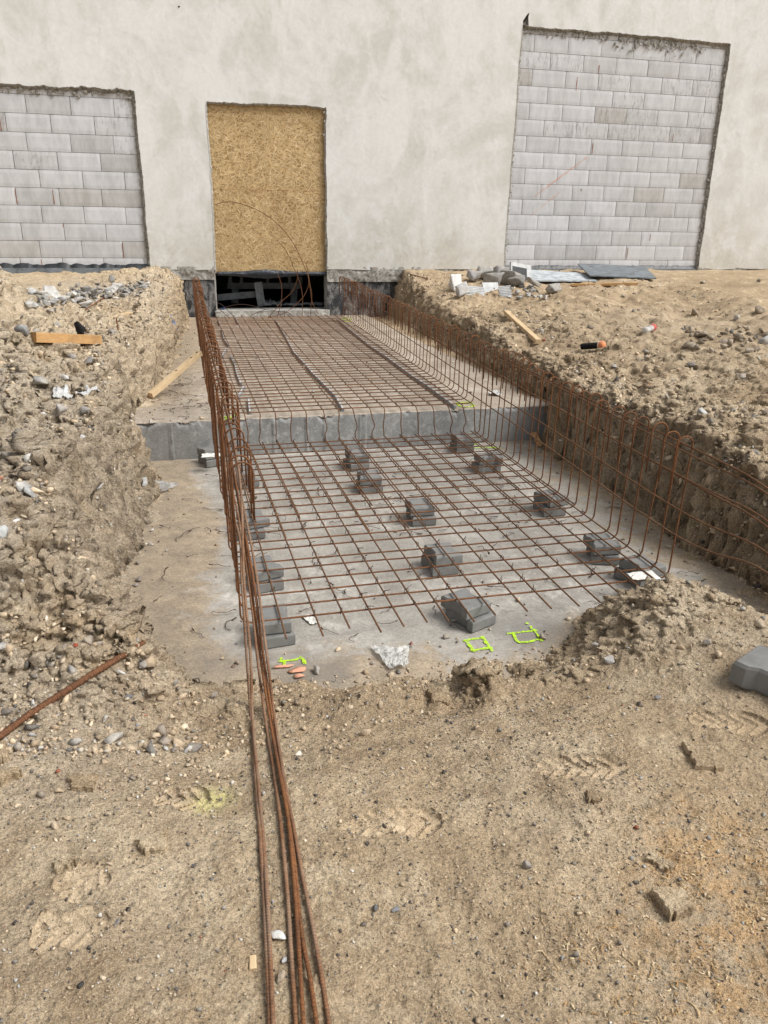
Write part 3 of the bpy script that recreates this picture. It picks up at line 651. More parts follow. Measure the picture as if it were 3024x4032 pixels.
scatter('loose_clods', X, Y, rs.lognormal(math.log(.0075), .5, len(X)).clip(.003, .03), palpick(len(X), dict(soil=9, grey=1.2, light=.3), rs), 1, .35)
# left bank rubble-rich soil
n = 30000; X = rs.uniform(-6.6, -4.0, n); Y = -10.9+rs.uniform(0, 1, n)**1.5*9; dd = pit_dist(X, Y); s = dd > .0; X, Y, dd = X[s], Y[s], dd[s]
s = rs.uniform(0, 1, len(X)) < .3+.7*(fbm2(X*1.5, Y*1.5, 3, 9) > -.05); X, Y = X[s], Y[s]
scatter('bank_gravel', X, Y, rs.lognormal(math.log(.0088), .6, len(X)).clip(.003, .05), palpick(len(X), dict(soil=8, grey=3.5, dark=.3, light=.6, brick=.03), rs), 1, .3)
# right bank
n = 20000; X = np.r_[rs.uniform(-1.25, 3.5, n//2), rs.uniform(-1.25, 0, n//2)]; Y = rs.uniform(-11, -.3, len(X)); dd = pit_dist(X, Y); s = dd > .0; X, Y = X[s], Y[s]
s = rs.uniform(0, 1, len(X)) < .25+.75*(fbm2(X*1.3+4, Y*1.3, 3, 19) > .05); X, Y = X[s], Y[s]
scatter('bank_stones', X, Y, rs.lognormal(math.log(.009), .6, len(X)).clip(.003, .05), palpick(len(X), dict(soil=9, grey=2.4, light=.5, brick=.05, dark=.3), rs), 1, .3)
# stones and clods stuck in the cut faces
def faces(n, sel, name, pw):
    out = []; P = PIT; rs2 = np.random.default_rng(n)
    while len(out) < n:
        i = rs2.integers(len(P)-1); a, b = P[i], P[i+1]; L = np.hypot(*(b-a))
        if rs2.random() > L/1.6: continue
        q = a+(b-a)*rs2.random(); nrm = np.array([(b-a)[1], -(b-a)[0]])/L
        for sg in (1, -1):
            c = q+nrm*sg*rs2.uniform(0, .2)
            if sel(*c): out.append(c)
    out = np.array(out); dd = pit_dist(out[:, 0], out[:, 1]); out = out[dd > .0]
    scatter(name, out[:, 0], out[:, 1], rs2.lognormal(math.log(.010), .55, len(out)).clip(.004, .04), palpick(len(out), pw, rs2), 1, .5)
faces(13000, lambda x, y: x < -3.7 and y > -10.3, 'left_face_stones', dict(soil=6, grey=4, light=.5, dark=.4))
faces(12000, lambda x, y: x > -1.5 and y > -11.5, 'right_face_clods', dict(soil=10, grey=1.5, light=.2, dark=.2))
# crumbs at the foot of the banks and over the floor
n = 9000; X = rs.uniform(-4.4, -1, n); Y = rs.uniform(-10.5, -.5, n); dd = -pit_dist(X, Y); s = (dd > 0) & (rs.uniform(0, 1, n) < np.exp(-dd/.18)*.9+.06); X, Y = X[s], Y[s]
scatter('floor_crumbs', X, Y, rs.lognormal(math.log(.006), .6, len(X)).clip(.002, .03), palpick(len(X), dict(soil=6, grey=3, light=1, dark=.3), rs), 1, .1)

# ------------------------------------------------------------------ building
from mathutils.geometry import tessellate_polygon
bld = empty('building', (0, 0, 0)); tagp(bld, 'pale plastered building wall with a boarded doorway between two grey block infills', 'building')
OPR = [(1.54, -.13), (5.40, -.14), (5.39, 3.47), (1.60, 3.50)]          # right infill opening (x,z)
OPL = [(-9.2, -.15), (-4.335, -.15), (-4.345, 2.29), (-9.2, 2.29)]
OPD = [(-3.35, -.79), (-1.565, -.79), (-1.545, 2.21), (-3.34, 2.20)]
def ragged(poly, amp, step=.018, sd=0, rough_top=1.6):
    out = []; n = len(poly)
    for i in range(n):
        a = np.array(poly[i]); b = np.array(poly[(i+1) % n]); L = np.linalg.norm(b-a); k = max(2, int(L/step)); t = np.arange(k)/k
        nrm = np.array([(b-a)[1], -(b-a)[0]])/L
        A = amp*(rough_top if i == 2 else 1.)
        s = t*L+i*13.7+sd
        off = A*(.75*fbm2(s*3, s*0+sd, 4, 3)+.5*np.abs(fbm2(s*16, s*0+sd, 3, 7)))
        off *= np.minimum(1, np.minimum(t*L, L-t*L)/.05)
        for q in range(k): out.append(a+(b-a)*t[q]+nrm*off[q])
    return np.array(out)
def zig_bottom(x0, x1, z, amp, sd):
    x = np.arange(x0, x1, .02); return np.stack([x, z+amp*fbm2(x*2.2, x*0+sd, 5, 4)], -1)
rgR = ragged(OPR, .020, sd=1); rgL = ragged(OPL, .022, sd=5, rough_top=2.6); 
# notch at the upper left corner of the right opening
DT = [(-3.35, -.20), (-1.575, -.20), (-1.545, 2.21), (-3.34, 2.20)]
# plaster face outline: lower edge jagged, interrupted by the doorway
lo1 = zig_bottom(-12, -4.36, -.15, .03, 3); lo2 = zig_bottom(-4.33, -3.36, -.165, .035, 8); lo3 = zig_bottom(-1.56, 1.53, -.16, .03, 12); lo4 = zig_bottom(5.41, 12, -.15, .03, 17)
def side(poly, i, rg): return rg
def seg_of(poly, rg, i, step=.018):
    n = len(poly); st = 0
    for q in range(i):
        st += max(2, int(np.linalg.norm(np.array(poly[(q+1) % n])-np.array(poly[q]))/step))
    k = max(2, int(np.linalg.norm(np.array(poly[(i+1) % n])-np.array(poly[i]))/step)); return rg[st:st+k]
rgD = ragged(OPD, .024, sd=9, rough_top=1.8)
sl = lambda poly, rg: (seg_of(poly, rg, 1), seg_of(poly, rg, 2), seg_of(poly, rg, 3))
L1, L2, L3 = sl(OPL, rgL); D1, D2, D3 = sl(OPD, rgD); R1, R2, R3 = sl(OPR, rgR)
D1 = D1[D1[:, 1] > -.18]; D3 = D3[D3[:, 1] > -.18]
notch = np.array([(1.70, 3.50), (1.685, 3.60), (1.70, 3.68), (1.655, 3.64), (1.60, 3.56)])
outline = np.vstack([[(-12, -.15), ], [(-9.2, -.15)], L3[::-1], L2[::-1], L1[::-1], lo2, D3[::-1], D2[::-1], D1[::-1], lo3, R3[::-1], notch[::-1], R2[::-1], R1[::-1], lo4, [(12, 6.5), (-12, 6.5)]])
tri = tessellate_polygon([[Vector((p[0], p[1], 0)) for p in outline]])
n = len(outline); TK = .028
Vp = np.vstack([np.c_[outline[:, 0], np.zeros(n), outline[:, 1]], np.c_[outline[:, 0], np.full(n, TK), outline[:, 1]]])
Fp = [list(t) for t in tri] + [[i, (i+1) % n, n+(i+1) % n, n+i] for i in range(n)]
mesh('plaster_wall', Vp, Fp, M['plaster'], bld)
# rough broken reveals: ribbons following each opening
def reveal(name, rg, y0, y1, inward, mat, cols=7, amp=.012, closed=False, sd=0):
    n = len(rg); c = rg.mean(0); V = []; 
    T = np.gradient(rg, axis=0); T /= np.linalg.norm(T, axis=1)[:, None]+1e-9; Nn = np.stack([-T[:, 1], T[:, 0]], 1)
    if ((c-rg)*Nn).sum() < 0: Nn = -Nn
    for q in range(cols):
        t = q/(cols-1); y = y0+(y1-y0)*t
        j = amp*(vn2(np.arange(n)*.45, np.full(n, q*2.3+sd), 3)+.6*vn2(np.arange(n)*1.3, np.full(n, q*3.1+sd), 4))
        j = j*(t > 0)*(1 if q < cols-1 else 0)
        P = rg+Nn*(inward*t**1.5+np.abs(j))[:, None]
        V.append(np.c_[P[:, 0], y+.3*j, P[:, 1]])
    V = np.vstack(V); I = np.arange(cols*n).reshape(cols, n)
    F = np.stack([I[:-1, :-1], I[:-1, 1:], I[1:, 1:], I[1:, :-1]], -1).reshape(-1, 4)
    return mesh(name, V, F, mat, bld)
YB = .05
reveal('broken_plaster_edge', np.vstack([R1, R2, notch[:2], R3]), -.004, YB+.004, .036, M['mortar'], sd=2, amp=.026)
reveal('broken_plaster_edge', np.vstack([L1, L2]), -.004, YB+.004, .04, M['mortar'], sd=6, amp=.03)
reveal('broken_plaster_edge', np.vstack([D1, D2, D3]), -.004, .05, .022, M['mortar_l'], sd=9, amp=.018)
# lumps of mortar hanging on the upper edges
def lumps(name, pts, r0, r1, mat, parent, sub=2, sq=.6):
    parts = []
    for (x, y, z) in pts:
        v, f = rock(sub, random.uniform(r0, r1), .5, .8, 3); v = v@np.array(Matrix.Rotation(random.uniform(0, 6), 3, 'Y')).T; v[:, 1] *= sq; parts.append((v+[x, y, z], f.tolist()))
    V, F = join(parts); return tagp(mesh(name, V, F, mat, parent), kind='stuff' if len(pts) > 1 else None)
pl = []
for _ in range(90):
    x = random.uniform(-8, -4.36); pl.append((x, .035, 2.27-abs(random.gauss(0, .035))))
lumps('mortar_crust', pl, .018, .055, M['mortar'], bld)
pl = [(random.uniform(1.62, 5.36), .035, 3.45-abs(random.gauss(0, .03))) for _ in range(110)]+[(random.gauss(4.1, .45), .03, 3.40-abs(random.gauss(0, .06))) for _ in range(90)]
pl += [(5.385+random.uniform(-.03, .012), .02, random.uniform(-.1, 3.4)) for _ in range(90)]
lumps('mortar_crust', pl, .012, .038, M['mortar'], bld)
pl = [(random.choice((-3.35, -1.555))+random.gauss(0, .012), .012, random.uniform(-.2, 2.2)) for _ in range(130)]+[(random.uniform(-3.33, -1.56), .015, 2.225+random.gauss(0, .012)) for _ in range(70)]
lumps('plaster_crust', pl, .008, .022, M['mortar_l'], bld)
pl = [(random.choice((1.57, 1.60, -4.345, -4.35))+random.gauss(0, .008), .008, random.uniform(-.1, 2.3)) for _ in range(150)]
lumps('plaster_crust', pl, .006, .017, M['mortar'], bld)
# aerated block infills, one bevelled box per block
def infill(x0, x1, zt, rows, zoff, sd, holes):
    rs = np.random.default_rng(sd); parts = []; shade = []; warm = []; stain = []; pit = []
    H, W, g = .243, .592, .0027
    for k, xo in enumerate(rows):
        z0 = zoff+k*H; z1 = min(z0+H, zt+.05); xs = xo-math.ceil((xo-x0)/W)*W
        while xs < x1:
            a, b = max(xs, x0), min(xs+W, x1)
            if b-a > .015:
                cuts = [(a, b)]
                sh = rs.uniform(0, 1)**.6; wm = 1. if rs.random() < .09 else rs.random()*.15; pt = (rs.random() < .45)*(z0 > zt*.5)
                for (p, q) in cuts:
                    g2 = g*(1+rs.random()*.6); bv = .004; y = YB+rs.normal()*.0012
                    X0, X1, Z0, Z1 = p+g2, q-g2, z0+g, z1-g
                    nxs = max(2, int((X1-X0)/.04)); gxv = np.linspace(X0, X1, nxs+1); gzv = np.linspace(Z0, Z1, 6)
                    AX, AZ = np.meshgrid(gxv, gzv); AY = np.full(AX.shape, y); AY[0] += bv; AY[-1] += bv; AY[:, 0] += bv; AY[:, -1] += bv
                    bx = np.array([[X0, y+.02, Z0], [X1, y+.02, Z0], [X1, y+.02, Z1], [X0, y+.02, Z1]])
                    v = np.vstack([np.stack([AX, AY, AZ], -1).reshape(-1, 3), bx]); I = np.arange(AX.size).reshape(AX.shape)
                    f = np.stack([I[:-1, :-1], I[:-1, 1:], I[1:, 1:], I[1:, :-1]], -1).reshape(-1, 4).tolist(); nb = AX.size
                    f += [[I[0, 0], nb, nb+1, I[0, -1]], [I[0, -1], nb+1, nb+2, I[-1, -1]], [I[-1, -1], nb+2, nb+3, I[-1, 0]], [I[-1, 0], nb+3, nb, I[0, 0]]]
                    parts.append((v, f)); m_ = len(v)
                    shade += [sh]*m_; warm += [wm]*m_; pit += [pt]*m_
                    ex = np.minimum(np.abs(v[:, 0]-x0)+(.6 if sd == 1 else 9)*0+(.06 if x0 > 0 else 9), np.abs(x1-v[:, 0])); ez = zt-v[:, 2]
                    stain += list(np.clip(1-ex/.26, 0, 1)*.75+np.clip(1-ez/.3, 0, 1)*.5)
            xs += W
    V, F = join(parts)
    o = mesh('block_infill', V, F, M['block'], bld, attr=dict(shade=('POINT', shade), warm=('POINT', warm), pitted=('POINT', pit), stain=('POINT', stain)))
    vb, fb = box_geo((x0+x1)/2, YB+.074, (zt+zoff)/2, x1-x0+.1, .12, zt-zoff+.35); mesh('joint_mortar', vb, fb, M['joint'], o)
    for (fx, fz, fl) in holes:
        zz = np.linspace(-fl/2, fl/2, 12); ww = .0025+.0045*np.abs(vn2(zz*30, zz*0+fx, 3)); sh = .003*vn2(zz*18, zz*0+fx, 5)
        V = np.vstack([np.c_[fx+sh-ww, np.full(12, YB-.004), fz+zz], np.c_[fx+sh+ww, np.full(12, YB-.004), fz+zz]])
        mesh('foam_seam', V, [[i, 12+i, 13+i, i+1] for i in range(11)], M['foam'], o)
    return o
rowsR = [2.126, 1.812, 2.137, 1.829, 2.151, 1.839, 2.157, 1.826, 2.118, 1.839, 2.14, 1.847, 2.142, 1.844, 2.13]
rowsL = [-5.898, -6.12, -5.811, -6.128, -5.777, -6.093, -5.886, -6.125, -5.833, -6.12]
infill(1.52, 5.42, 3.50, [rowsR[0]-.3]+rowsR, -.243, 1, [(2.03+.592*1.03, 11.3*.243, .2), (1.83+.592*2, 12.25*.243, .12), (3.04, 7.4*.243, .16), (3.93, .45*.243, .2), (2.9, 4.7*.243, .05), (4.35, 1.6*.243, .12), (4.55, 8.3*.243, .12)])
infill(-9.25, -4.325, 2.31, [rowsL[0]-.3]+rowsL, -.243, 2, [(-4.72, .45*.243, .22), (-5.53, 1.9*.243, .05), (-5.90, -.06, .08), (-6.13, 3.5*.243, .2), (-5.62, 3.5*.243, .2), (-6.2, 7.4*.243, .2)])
# white scratches and orange crayon marks on the right infill
for a, b, mt, wd in (((2.05, 1.03), (2.95, 1.66), 'orange', .011), ((2.0, .72), (2.5, 1.1), 'orange', .006), ((2.72, 1.95), (3.55, .78), 'white', .006)):
    a = np.array(a); b = np.array(b); pts = resample(np.c_[np.vstack([a, b])[:, 0], [0, 0], np.vstack([a, b])[:, 1]], .02); V = []
    for i, p in enumerate(pts):
        ww = wd*(.3+.9*abs(vn2(np.array([i*.5]), np.array([3.]), 2)[0])); V += [[p[0]-ww*.5, YB-.004, p[2]+ww*.5], [p[0]+ww*.5, YB-.004, p[2]-ww*.5]]
    mesh('scratch_mark' if mt == 'white' else 'crayon_mark', V, [[2*i, 2*i+1, 2*i+3, 2*i+2] for i in range(len(pts)-1)], M['salmon' if mt == 'orange' else 'dusty'], bld)
# black bitumen bands at the foot of both infills
for x0, x1 in ((1.56, 5.38), (-9.2, -4.34)):
    xs_ = np.arange(x0, x1, .02); top = -.085+.02*np.abs(fbm2(xs_*5, xs_*0+x0, 4, 3))*3-.02
    nb_ = len(xs_); V = np.vstack([np.c_[xs_, np.full(nb_, YB-.008), np.full(nb_, -.3)], np.c_[xs_, np.full(nb_, YB-.008), top], np.c_[xs_, np.full(nb_, YB+.002), top]])
    I = np.arange(3*nb_).reshape(3, nb_); F = np.stack([I[:-1, :-1], I[:-1, 1:], I[1:, 1:], I[1:, :-1]], -1).reshape(-1, 4)
    mesh('bitumen_band', V, F, M['bitumen'], bld)
    v, f = box_geo((x0+x1)/2, YB-.018, -.19, x1-x0, .05, .085); mesh('bitumen_lip', v, f, M['slate'], bld)
# foundation below the plaster, both sides of the doorway, as a crumbly displaced sheet
def rough_sheet(name, x0, x1, z0, z1, y, mat, parent, amp=.02, s=.018, tilt=0.):
    xs_ = np.arange(x0, x1+1e-6, s); zs_ = np.arange(z0, z1+1e-6, s); A, B = np.meshgrid(xs_, zs_)
    D = y-amp*(.5+.9*fbm2(A*4, B*4, 4, 5)+.4*fbm2(A*22, B*22, 3, 6))+tilt*(z1-B)
    I = np.arange(A.size).reshape(A.shape); F = np.stack([I[:-1, :-1], I[:-1, 1:], I[1:, 1:], I[1:, :-1]], -1).reshape(-1, 4)
    return mesh(name, np.stack([A.ravel(), D.ravel(), B.ravel()], -1), F, mat, parent)
rough_sheet('foundation_wall', -4.9, -3.36, -1.0, -.30, .035, M['found'], bld, .012)
rough_sheet('foundation_wall', -1.56, -.2, -1.0, -.30, .035, M['found'], bld, .012)
rough_sheet('crumbling_base', -4.4, -3.365, -.32, -.12, .03, M['mortar'], bld, .05)
rough_sheet('crumbling_base', -1.555, 1.56, -.36, -.12, .03, M['mortar'], bld, .05)
rough_sheet('crumbling_base', 5.38, 12, -.4, -.12, .03, M['mortar'], bld, .045)
rough_sheet('door_sill', -3.38, -1.55, -1.02, -.80, -.06, M['mortar_l'], bld, .035)
v, f = box_geo(-2.46, .20, -.87, 1.86, .52, .13); mesh('sill_top', v, f, M['mortar_l'], bld)
# jambs and lintel of the doorway
for x, wx in ((-3.40, .10), (-1.50, .10)):
    v, f = box_geo(x, .20, .70, wx, .30, 3.1); mesh('door_jamb', v, f, M['mortar_l'], bld)
v, f = box_geo(-2.45, .20, 2.27, 1.9, .30, .12); mesh('door_lintel', v, f, M['mortar_l'], bld)
# OSB board from loose strands
ob = empty('osb'); bpy.data.objects.remove(ob)
bx0, bx1, bz0, bz1, by = -3.355, -1.545, -.225, 2.215, .075
v, f = box_geo((bx0+bx1)/2, by+.014, (bz0+bz1)/2, bx1-bx0, .02, bz1-bz0)
nS = 11000; rs = np.random.default_rng(5)
cx = rs.uniform(bx0, bx1, nS); cz = rs.uniform(bz0, bz1, nS); an = rs.normal(0, .75, nS)+np.where(rs.random(nS) < .3, 1.3, 0); ln = rs.uniform(.03, .115, nS)/2; wd = rs.uniform(.004, .017, nS)/2
ca, sa = np.cos(an), np.sin(an); Vs = []
for (p, q) in ((-1, -.6), (-.85, -1), (.9, -1), (1, .3), (.7, 1), (-.95, 1)):
    Vs.append(np.stack([cx+p*ln*ca-q*wd*sa, np.full(nS, by)-rs.uniform(0, .003, nS)*1, cz+p*ln*sa+q*wd*ca], -1))
yv = by-rs.uniform(.0, .004, nS)
Vs = np.stack(Vs, 1); Vs[:, :, 1] = yv[:, None]; Vs[:, :, 0] = Vs[:, :, 0].clip(bx0, bx1); Vs[:, :, 2] = Vs[:, :, 2].clip(bz0, bz1)
Vs = Vs.reshape(-1, 3)
pal = np.array([(.56, .40, .20), (.61, .45, .24), (.51, .35, .165), (.67, .51, .30), (.42, .275, .125), (.58, .42, .215)])
cc = pal[rs.choice(6, nS, p=[.27, .22, .2, .09, .06, .16])]*rs.uniform(.85, 1.12, (nS, 1)); cc = np.repeat(cc, 6, 0)
Vall = np.vstack([v, Vs]); Fall = f+[[8+6*i+q for q in range(6)] for i in range(nS)]
osb = mesh('osb_board', Vall, Fall, M['osb'], bld, attr=dict(tint=('POINT', np.vstack([np.tile([[.4, .26, .11]], (8, 1)), cc]))))
v, f = box_geo((bx0+bx1)/2, by-.003, 1.02, bx1-bx0-.02, .006, .004); mesh('board_joint', v, f, M['timber_o'], osb)
# black film under the board, hanging in folds
xs_ = np.linspace(-3.33, -1.56, 140); zz = []
V = []; 
for q in range(7):
    t = q/6; dr = .06+.05*np.exp(-((xs_+2.5)/.35)**2)+.018*fbm2(xs_*4, xs_*0, 3, 3)
    V.append(np.c_[xs_, .055-.03*np.sin(t*3.1)+.014*fbm2(xs_*9, xs_*0+q*.8, 3, 8), -.20+.03*np.exp(-((xs_+2.55)/.3)**2)*(1-t)-dr*t])
V = np.vstack(V); I = np.arange(7*140).reshape(7, 140); F = np.stack([I[:-1, :-1], I[:-1, 1:], I[1:, 1:], I[1:, :-1]], -1).reshape(-1, 4)
tagp(mesh('plastic_film', V, F, M['black'], smooth=True), 'crumpled black plastic film hanging under the OSB board in the doorway', 'plastic film')
# body of the building and the dark cellar behind the doorway
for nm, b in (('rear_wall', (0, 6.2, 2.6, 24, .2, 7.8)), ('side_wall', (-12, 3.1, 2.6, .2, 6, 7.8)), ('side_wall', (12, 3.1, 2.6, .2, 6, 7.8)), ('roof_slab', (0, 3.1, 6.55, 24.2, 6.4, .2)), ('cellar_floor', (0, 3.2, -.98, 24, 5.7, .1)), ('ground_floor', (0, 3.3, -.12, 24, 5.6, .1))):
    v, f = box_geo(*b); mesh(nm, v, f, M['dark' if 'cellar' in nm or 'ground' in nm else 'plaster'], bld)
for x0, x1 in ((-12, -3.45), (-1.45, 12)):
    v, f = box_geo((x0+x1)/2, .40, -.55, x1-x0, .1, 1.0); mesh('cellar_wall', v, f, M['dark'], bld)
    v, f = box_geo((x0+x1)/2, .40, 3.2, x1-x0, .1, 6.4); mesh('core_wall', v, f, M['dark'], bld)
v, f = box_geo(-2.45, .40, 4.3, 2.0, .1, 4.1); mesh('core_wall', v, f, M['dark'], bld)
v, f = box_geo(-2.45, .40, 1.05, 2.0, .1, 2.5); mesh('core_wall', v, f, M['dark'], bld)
for px in (353, 810):
    p = aty(px, 580, -.004); parts = []
    for _ in range(7):
        a = np.linspace(0, 2*np.pi, 9)[:-1]; r_ = random.uniform(.006, .016); c = (p[0]+random.gauss(0, .008), -.003-random.uniform(0, .002), p[2]+random.gauss(0, .009))
        parts.append((np.c_[c[0]+r_*np.cos(a), np.full(8, c[1]), c[2]+r_*np.sin(a)], [list(range(8))]))
    V, F = join(parts); mesh('orange_paint_dot', V, F, M['orange'], bld)
lumps('plaster_hole', [(aty(387, 14)[0], .0, aty(387, 14)[2])], .018, .02, M['dark'], bld)
# things standing in the cellar
def beam(name, p, q, wd, th, mat, label, cat, roll=0.):
    p = np.array(p, float); q = np.array(q, float); L = np.linalg.norm(q-p)
    prof = [(-wd/2, -th/2), (wd/2, -th/2), (wd/2, th/2), (wd*.3, th/2), (wd*.3, th*.1), (-wd*.3, th*.1), (-wd*.3, th/2), (-wd/2, th/2)]
    z = (q-p)/L; x = np.cross(z, [0, 1, 0.]); x /= np.linalg.norm(x); y = np.cross(z, x)
    V = [e+x*a+y*b for e in (p, q) for a, b in prof]; n = 8
    F = [list(range(8))[::-1], list(range(8, 16))]+[[i, (i+1) % 8, 8+(i+1) % 8, 8+i] for i in range(8)]
    return tagp(mesh(name, V, F, mat), label, cat)
def dpt(x, y, Y): return aty(*crop(x, y, 750, 1000, 2.37), Y)
beam('steel_channel', dpt(255, 405, .8), dpt(640, 372, .8), .105, .05, M['greymetal'], 'grey steel channel lying slanted across the dark cellar opening', 'steel channel')
beam('leaning_channel', dpt(628, 262, .62), dpt(664, 488, .62), .13, .06, M['greymetal'], 'grey steel channel leaning upright in the middle of the cellar opening', 'steel channel')
fr = empty('steel_trestle'); tagp(fr, 'dim grey steel frame with two posts standing in the cellar behind the doorway', 'steel frame')
def fb(nm, p, q, wd):
    o = beam(nm, p, q, wd, .05, M['greymetal'], None, None); o.parent = fr
fb('cross_rail', dpt(345, 296, 1.3), dpt(1025, 296, 1.3), .1); fb('post', dpt(415, 270, 1.36), dpt(415, 460, 1.36), .12); fb('post', dpt(963, 270, 1.36), dpt(963, 455, 1.36), .12)
for x in (370, 475, 720, 925, 1030): fb('hanger', dpt(x, 215, 1.25), dpt(x, 270, 1.25), .05)
# rags lying on the sill
def crumple(name, pts, z_amp, mat, label, cat, nu=26, nv=14, sd=1, group=None, thick=.0, zoff=.012, on=None):
    """crumpled sheet: bilinear patch over four ground points"""
    P = [np.array(p) for p in pts]; V = []
    for i in range(nu+1):
        for j in range(nv+1):
            u, v = i/nu, j/nv
            eu = .04*vn2(np.array([u*5+sd]), np.array([v*5.]), 5)[0]; q = P[0]*(1-u)*(1-v)+P[1]*u*(1-v)+P[2]*u*v+P[3]*(1-u)*v
            q = q+(P[1]-P[0])*eu+(P[3]-P[0])*eu*2*(1 if v in (0, 1) else .3)
            zz = z_amp*(abs(fbm2(np.array([u*3.5+sd*7.]), np.array([v*3.5+sd]), 4, sd)[0])*1.7+.35*abs(vn2(np.array([u*11.]), np.array([v*11.+sd]), sd)[0]))
            b = surf(q[0], q[1]) if on is None else on
            V.append([q[0], q[1], max(q[2], b)+zz+zoff])
    F = [[i*(nv+1)+j, (i+1)*(nv+1)+j, (i+1)*(nv+1)+j+1, i*(nv+1)+j+1] for i in range(nu) for j in range(nv)]
    o = mesh(name, V, F, mat, smooth=False); return tagp(o, label, cat, group)
def ds(x, y, z=-.80): return atz(*crop(x, y, 750, 1000, 2.37), z)
crumple('crumpled_rag', [ds(690, 500), ds(850, 500), ds(860, 470), ds(700, 455)], .07, M['dusty'], 'crumpled grey rag on the door sill beside the leaning steel channel', 'rag', on=-.80, sd=3)
crumple('plastic_scrap', [ds(870, 495), ds(1230, 490), ds(1240, 465), ds(880, 470)], .03, M['dusty'], 'long dusty plastic scrap along the right half of the door sill', 'plastic scrap', on=-.80, sd=5)
crumple('blue_label', [ds(280, 518), ds(325, 518), ds(328, 508), ds(288, 508)], .003, M['blue'], 'small flat blue scrap on the left end of the door sill', 'plastic scrap', 4, 3, on=-.80, sd=6)

# ------------------------------------------------------------------ rebar cage
cage = empty('rebar_cage', (-2.7, -5, -.86)); cage.location = (0, 0, 0)
tagp(cage, 'long rusty rebar cage of tied bars with hooked side legs, stepping down over the slab', 'rebar cage')
ZU, ZL, RB = -.86, -1.08, .0043
XR = lambda y: np.interp(y, [-10.1, -7.0, -.9], [-1.71, -1.615, -1.37])
XL = lambda y: np.interp(y, [-10.1, -5.0, -.4], [-3.79, -3.765, -3.705])
ZT = lambda y: np.interp(y, [-10.1, -7.0, -.9], [-.372, -.30, -.25])
rs = np.random.default_rng(21)
ysL = np.linspace(-10.06, -7.20, 23); ysU = np.linspace(-7.03, -.42, 49)
def leg_path(x, y, zb, top, side, R=.045, hr=.042, tail=.2, lean=0., yl=0.):
    """side=+1 right. from the end of the tail over the hook down to the start of the base bend"""
    P = []
    xi = x-side*2*hr
    P.append((xi+side*lean+rs.normal()*.003, y+yl, top-hr-tail)); P.append((xi+side*lean, y+yl, top-hr))
    for a in np.linspace(0, np.pi, 8)[1:]:
        P.append((x-side*hr-side*hr*math.cos(a)+side*lean, y+yl, top-hr+hr*math.sin(a)))
    n = 6
    for i in range(1, n+1):
        t = i/n; P.append((x+side*lean*(1-t), y+yl*(1-t), (top-hr)*(1-t)+(zb+R)*t))
    for a in np.linspace(0, np.pi/2, 6)[1:]:
        P.append((x-side*R*(1-math.cos(a)), y, zb+R-R*math.sin(a)))
    return np.array(P)
for k, y in enumerate(np.r_[ysL, ysU]):
    low = k < len(ysL); zb = ZL if low else ZU; y = y+rs.normal()*.008; dy = rs.normal()*.006
    a = leg_path(XL(y)+rs.normal()*.004, y, zb, ZT(y)+rs.normal()*.008, -1, lean=rs.normal()*.008+.004, yl=rs.normal()*.010, tail=.18+rs.random()*.06)
    b = leg_path(XR(y)+rs.normal()*.004, y+dy, zb, ZT(y)+rs.normal()*.008, 1, lean=(.022 if low else .012)+rs.normal()*.009, yl=rs.normal()*.012, tail=.17+rs.random()*.07)
    mid = np.linspace(a[-1], b[-1], 8)[1:-1]; mid[:, 2] += rs.normal(size=6)*.0015
    P = np.vstack([a, mid, b[::-1]])
    tube('hooked_cross_bar', P, RB, M['rust'] if rs.random() < .6 else M['rust_t'], cage, seg=7)
UX = np.array([-3.64, -3.525, -3.406, -3.289, -3.164, -3.05, -2.909, -2.789, -2.67, -2.531, -2.415, -2.284, -2.147, -2.011, -1.876, -1.75, -1.655])
LX = np.array([-3.627, -3.476, -3.355, -3.234, -3.127, -3.019, -2.926, -2.819, -2.707, -2.554, -2.438, -2.304, -2.192, -2.06, -1.93, -1.81, -1.725])
farx = lambda x, y: x + (y+7.0)/6.4*(-.02)*(x < -2.7)+(y+7.0)/6.4*.24*np.clip((x+3.6)/2, 0, 1)
for i, x in enumerate(UX):
    dz = .0135; ye = -7.17+rs.normal()*.006; bend = rs.normal()*.012; kink = .035*(rs.random()-.3)
    lap = -8.55-rs.random()*.7 if i < 15 else -9.0
    P = [(farx(x, y), y, ZU+dz) for y in (-.28, -2.2, -4.4, -6.2, -6.9)]
    P += [(x, -7.10, ZU+dz), (x, ye+.03, ZU+dz-.004), (x+bend*.2, ye+.006, ZU-.012), (x+bend*.6+kink*.3, ye-.004, ZU-.06), (x+bend+kink, ye-.008, -.98), (x+bend, ye-.006, ZL+.05), (x+bend, ye-.022, ZL+dz+.008)]
    fx = x+.014; P += [(x+bend*.7, ye-.06, ZL+dz), (fx*.7+.3*(LX[i]+.014), -7.9, ZL+dz), (x*.45+.55*LX[i]+.014, lap, ZL+dz)]
    P = resample(catmull(P, .02), .025); tube('stepped_bar', P, RB, M['rust_l'], cage, seg=7)
for i, x in enumerate(LX):
    yn = -10.25+rs.normal()*.02-(.12 if i > 12 else 0); x0 = UX[i]*.8+.2*x
    P = np.array([(x0-.004, -7.16-rs.random()*.02, ZL+.0137), (x*.5+x0*.5, -8.6, ZL+.0133), (x, yn, ZL+.0133)]); tube('base_bar', resample(catmull(P, .1), .1), RB, M['rust_l'], cage, seg=7)
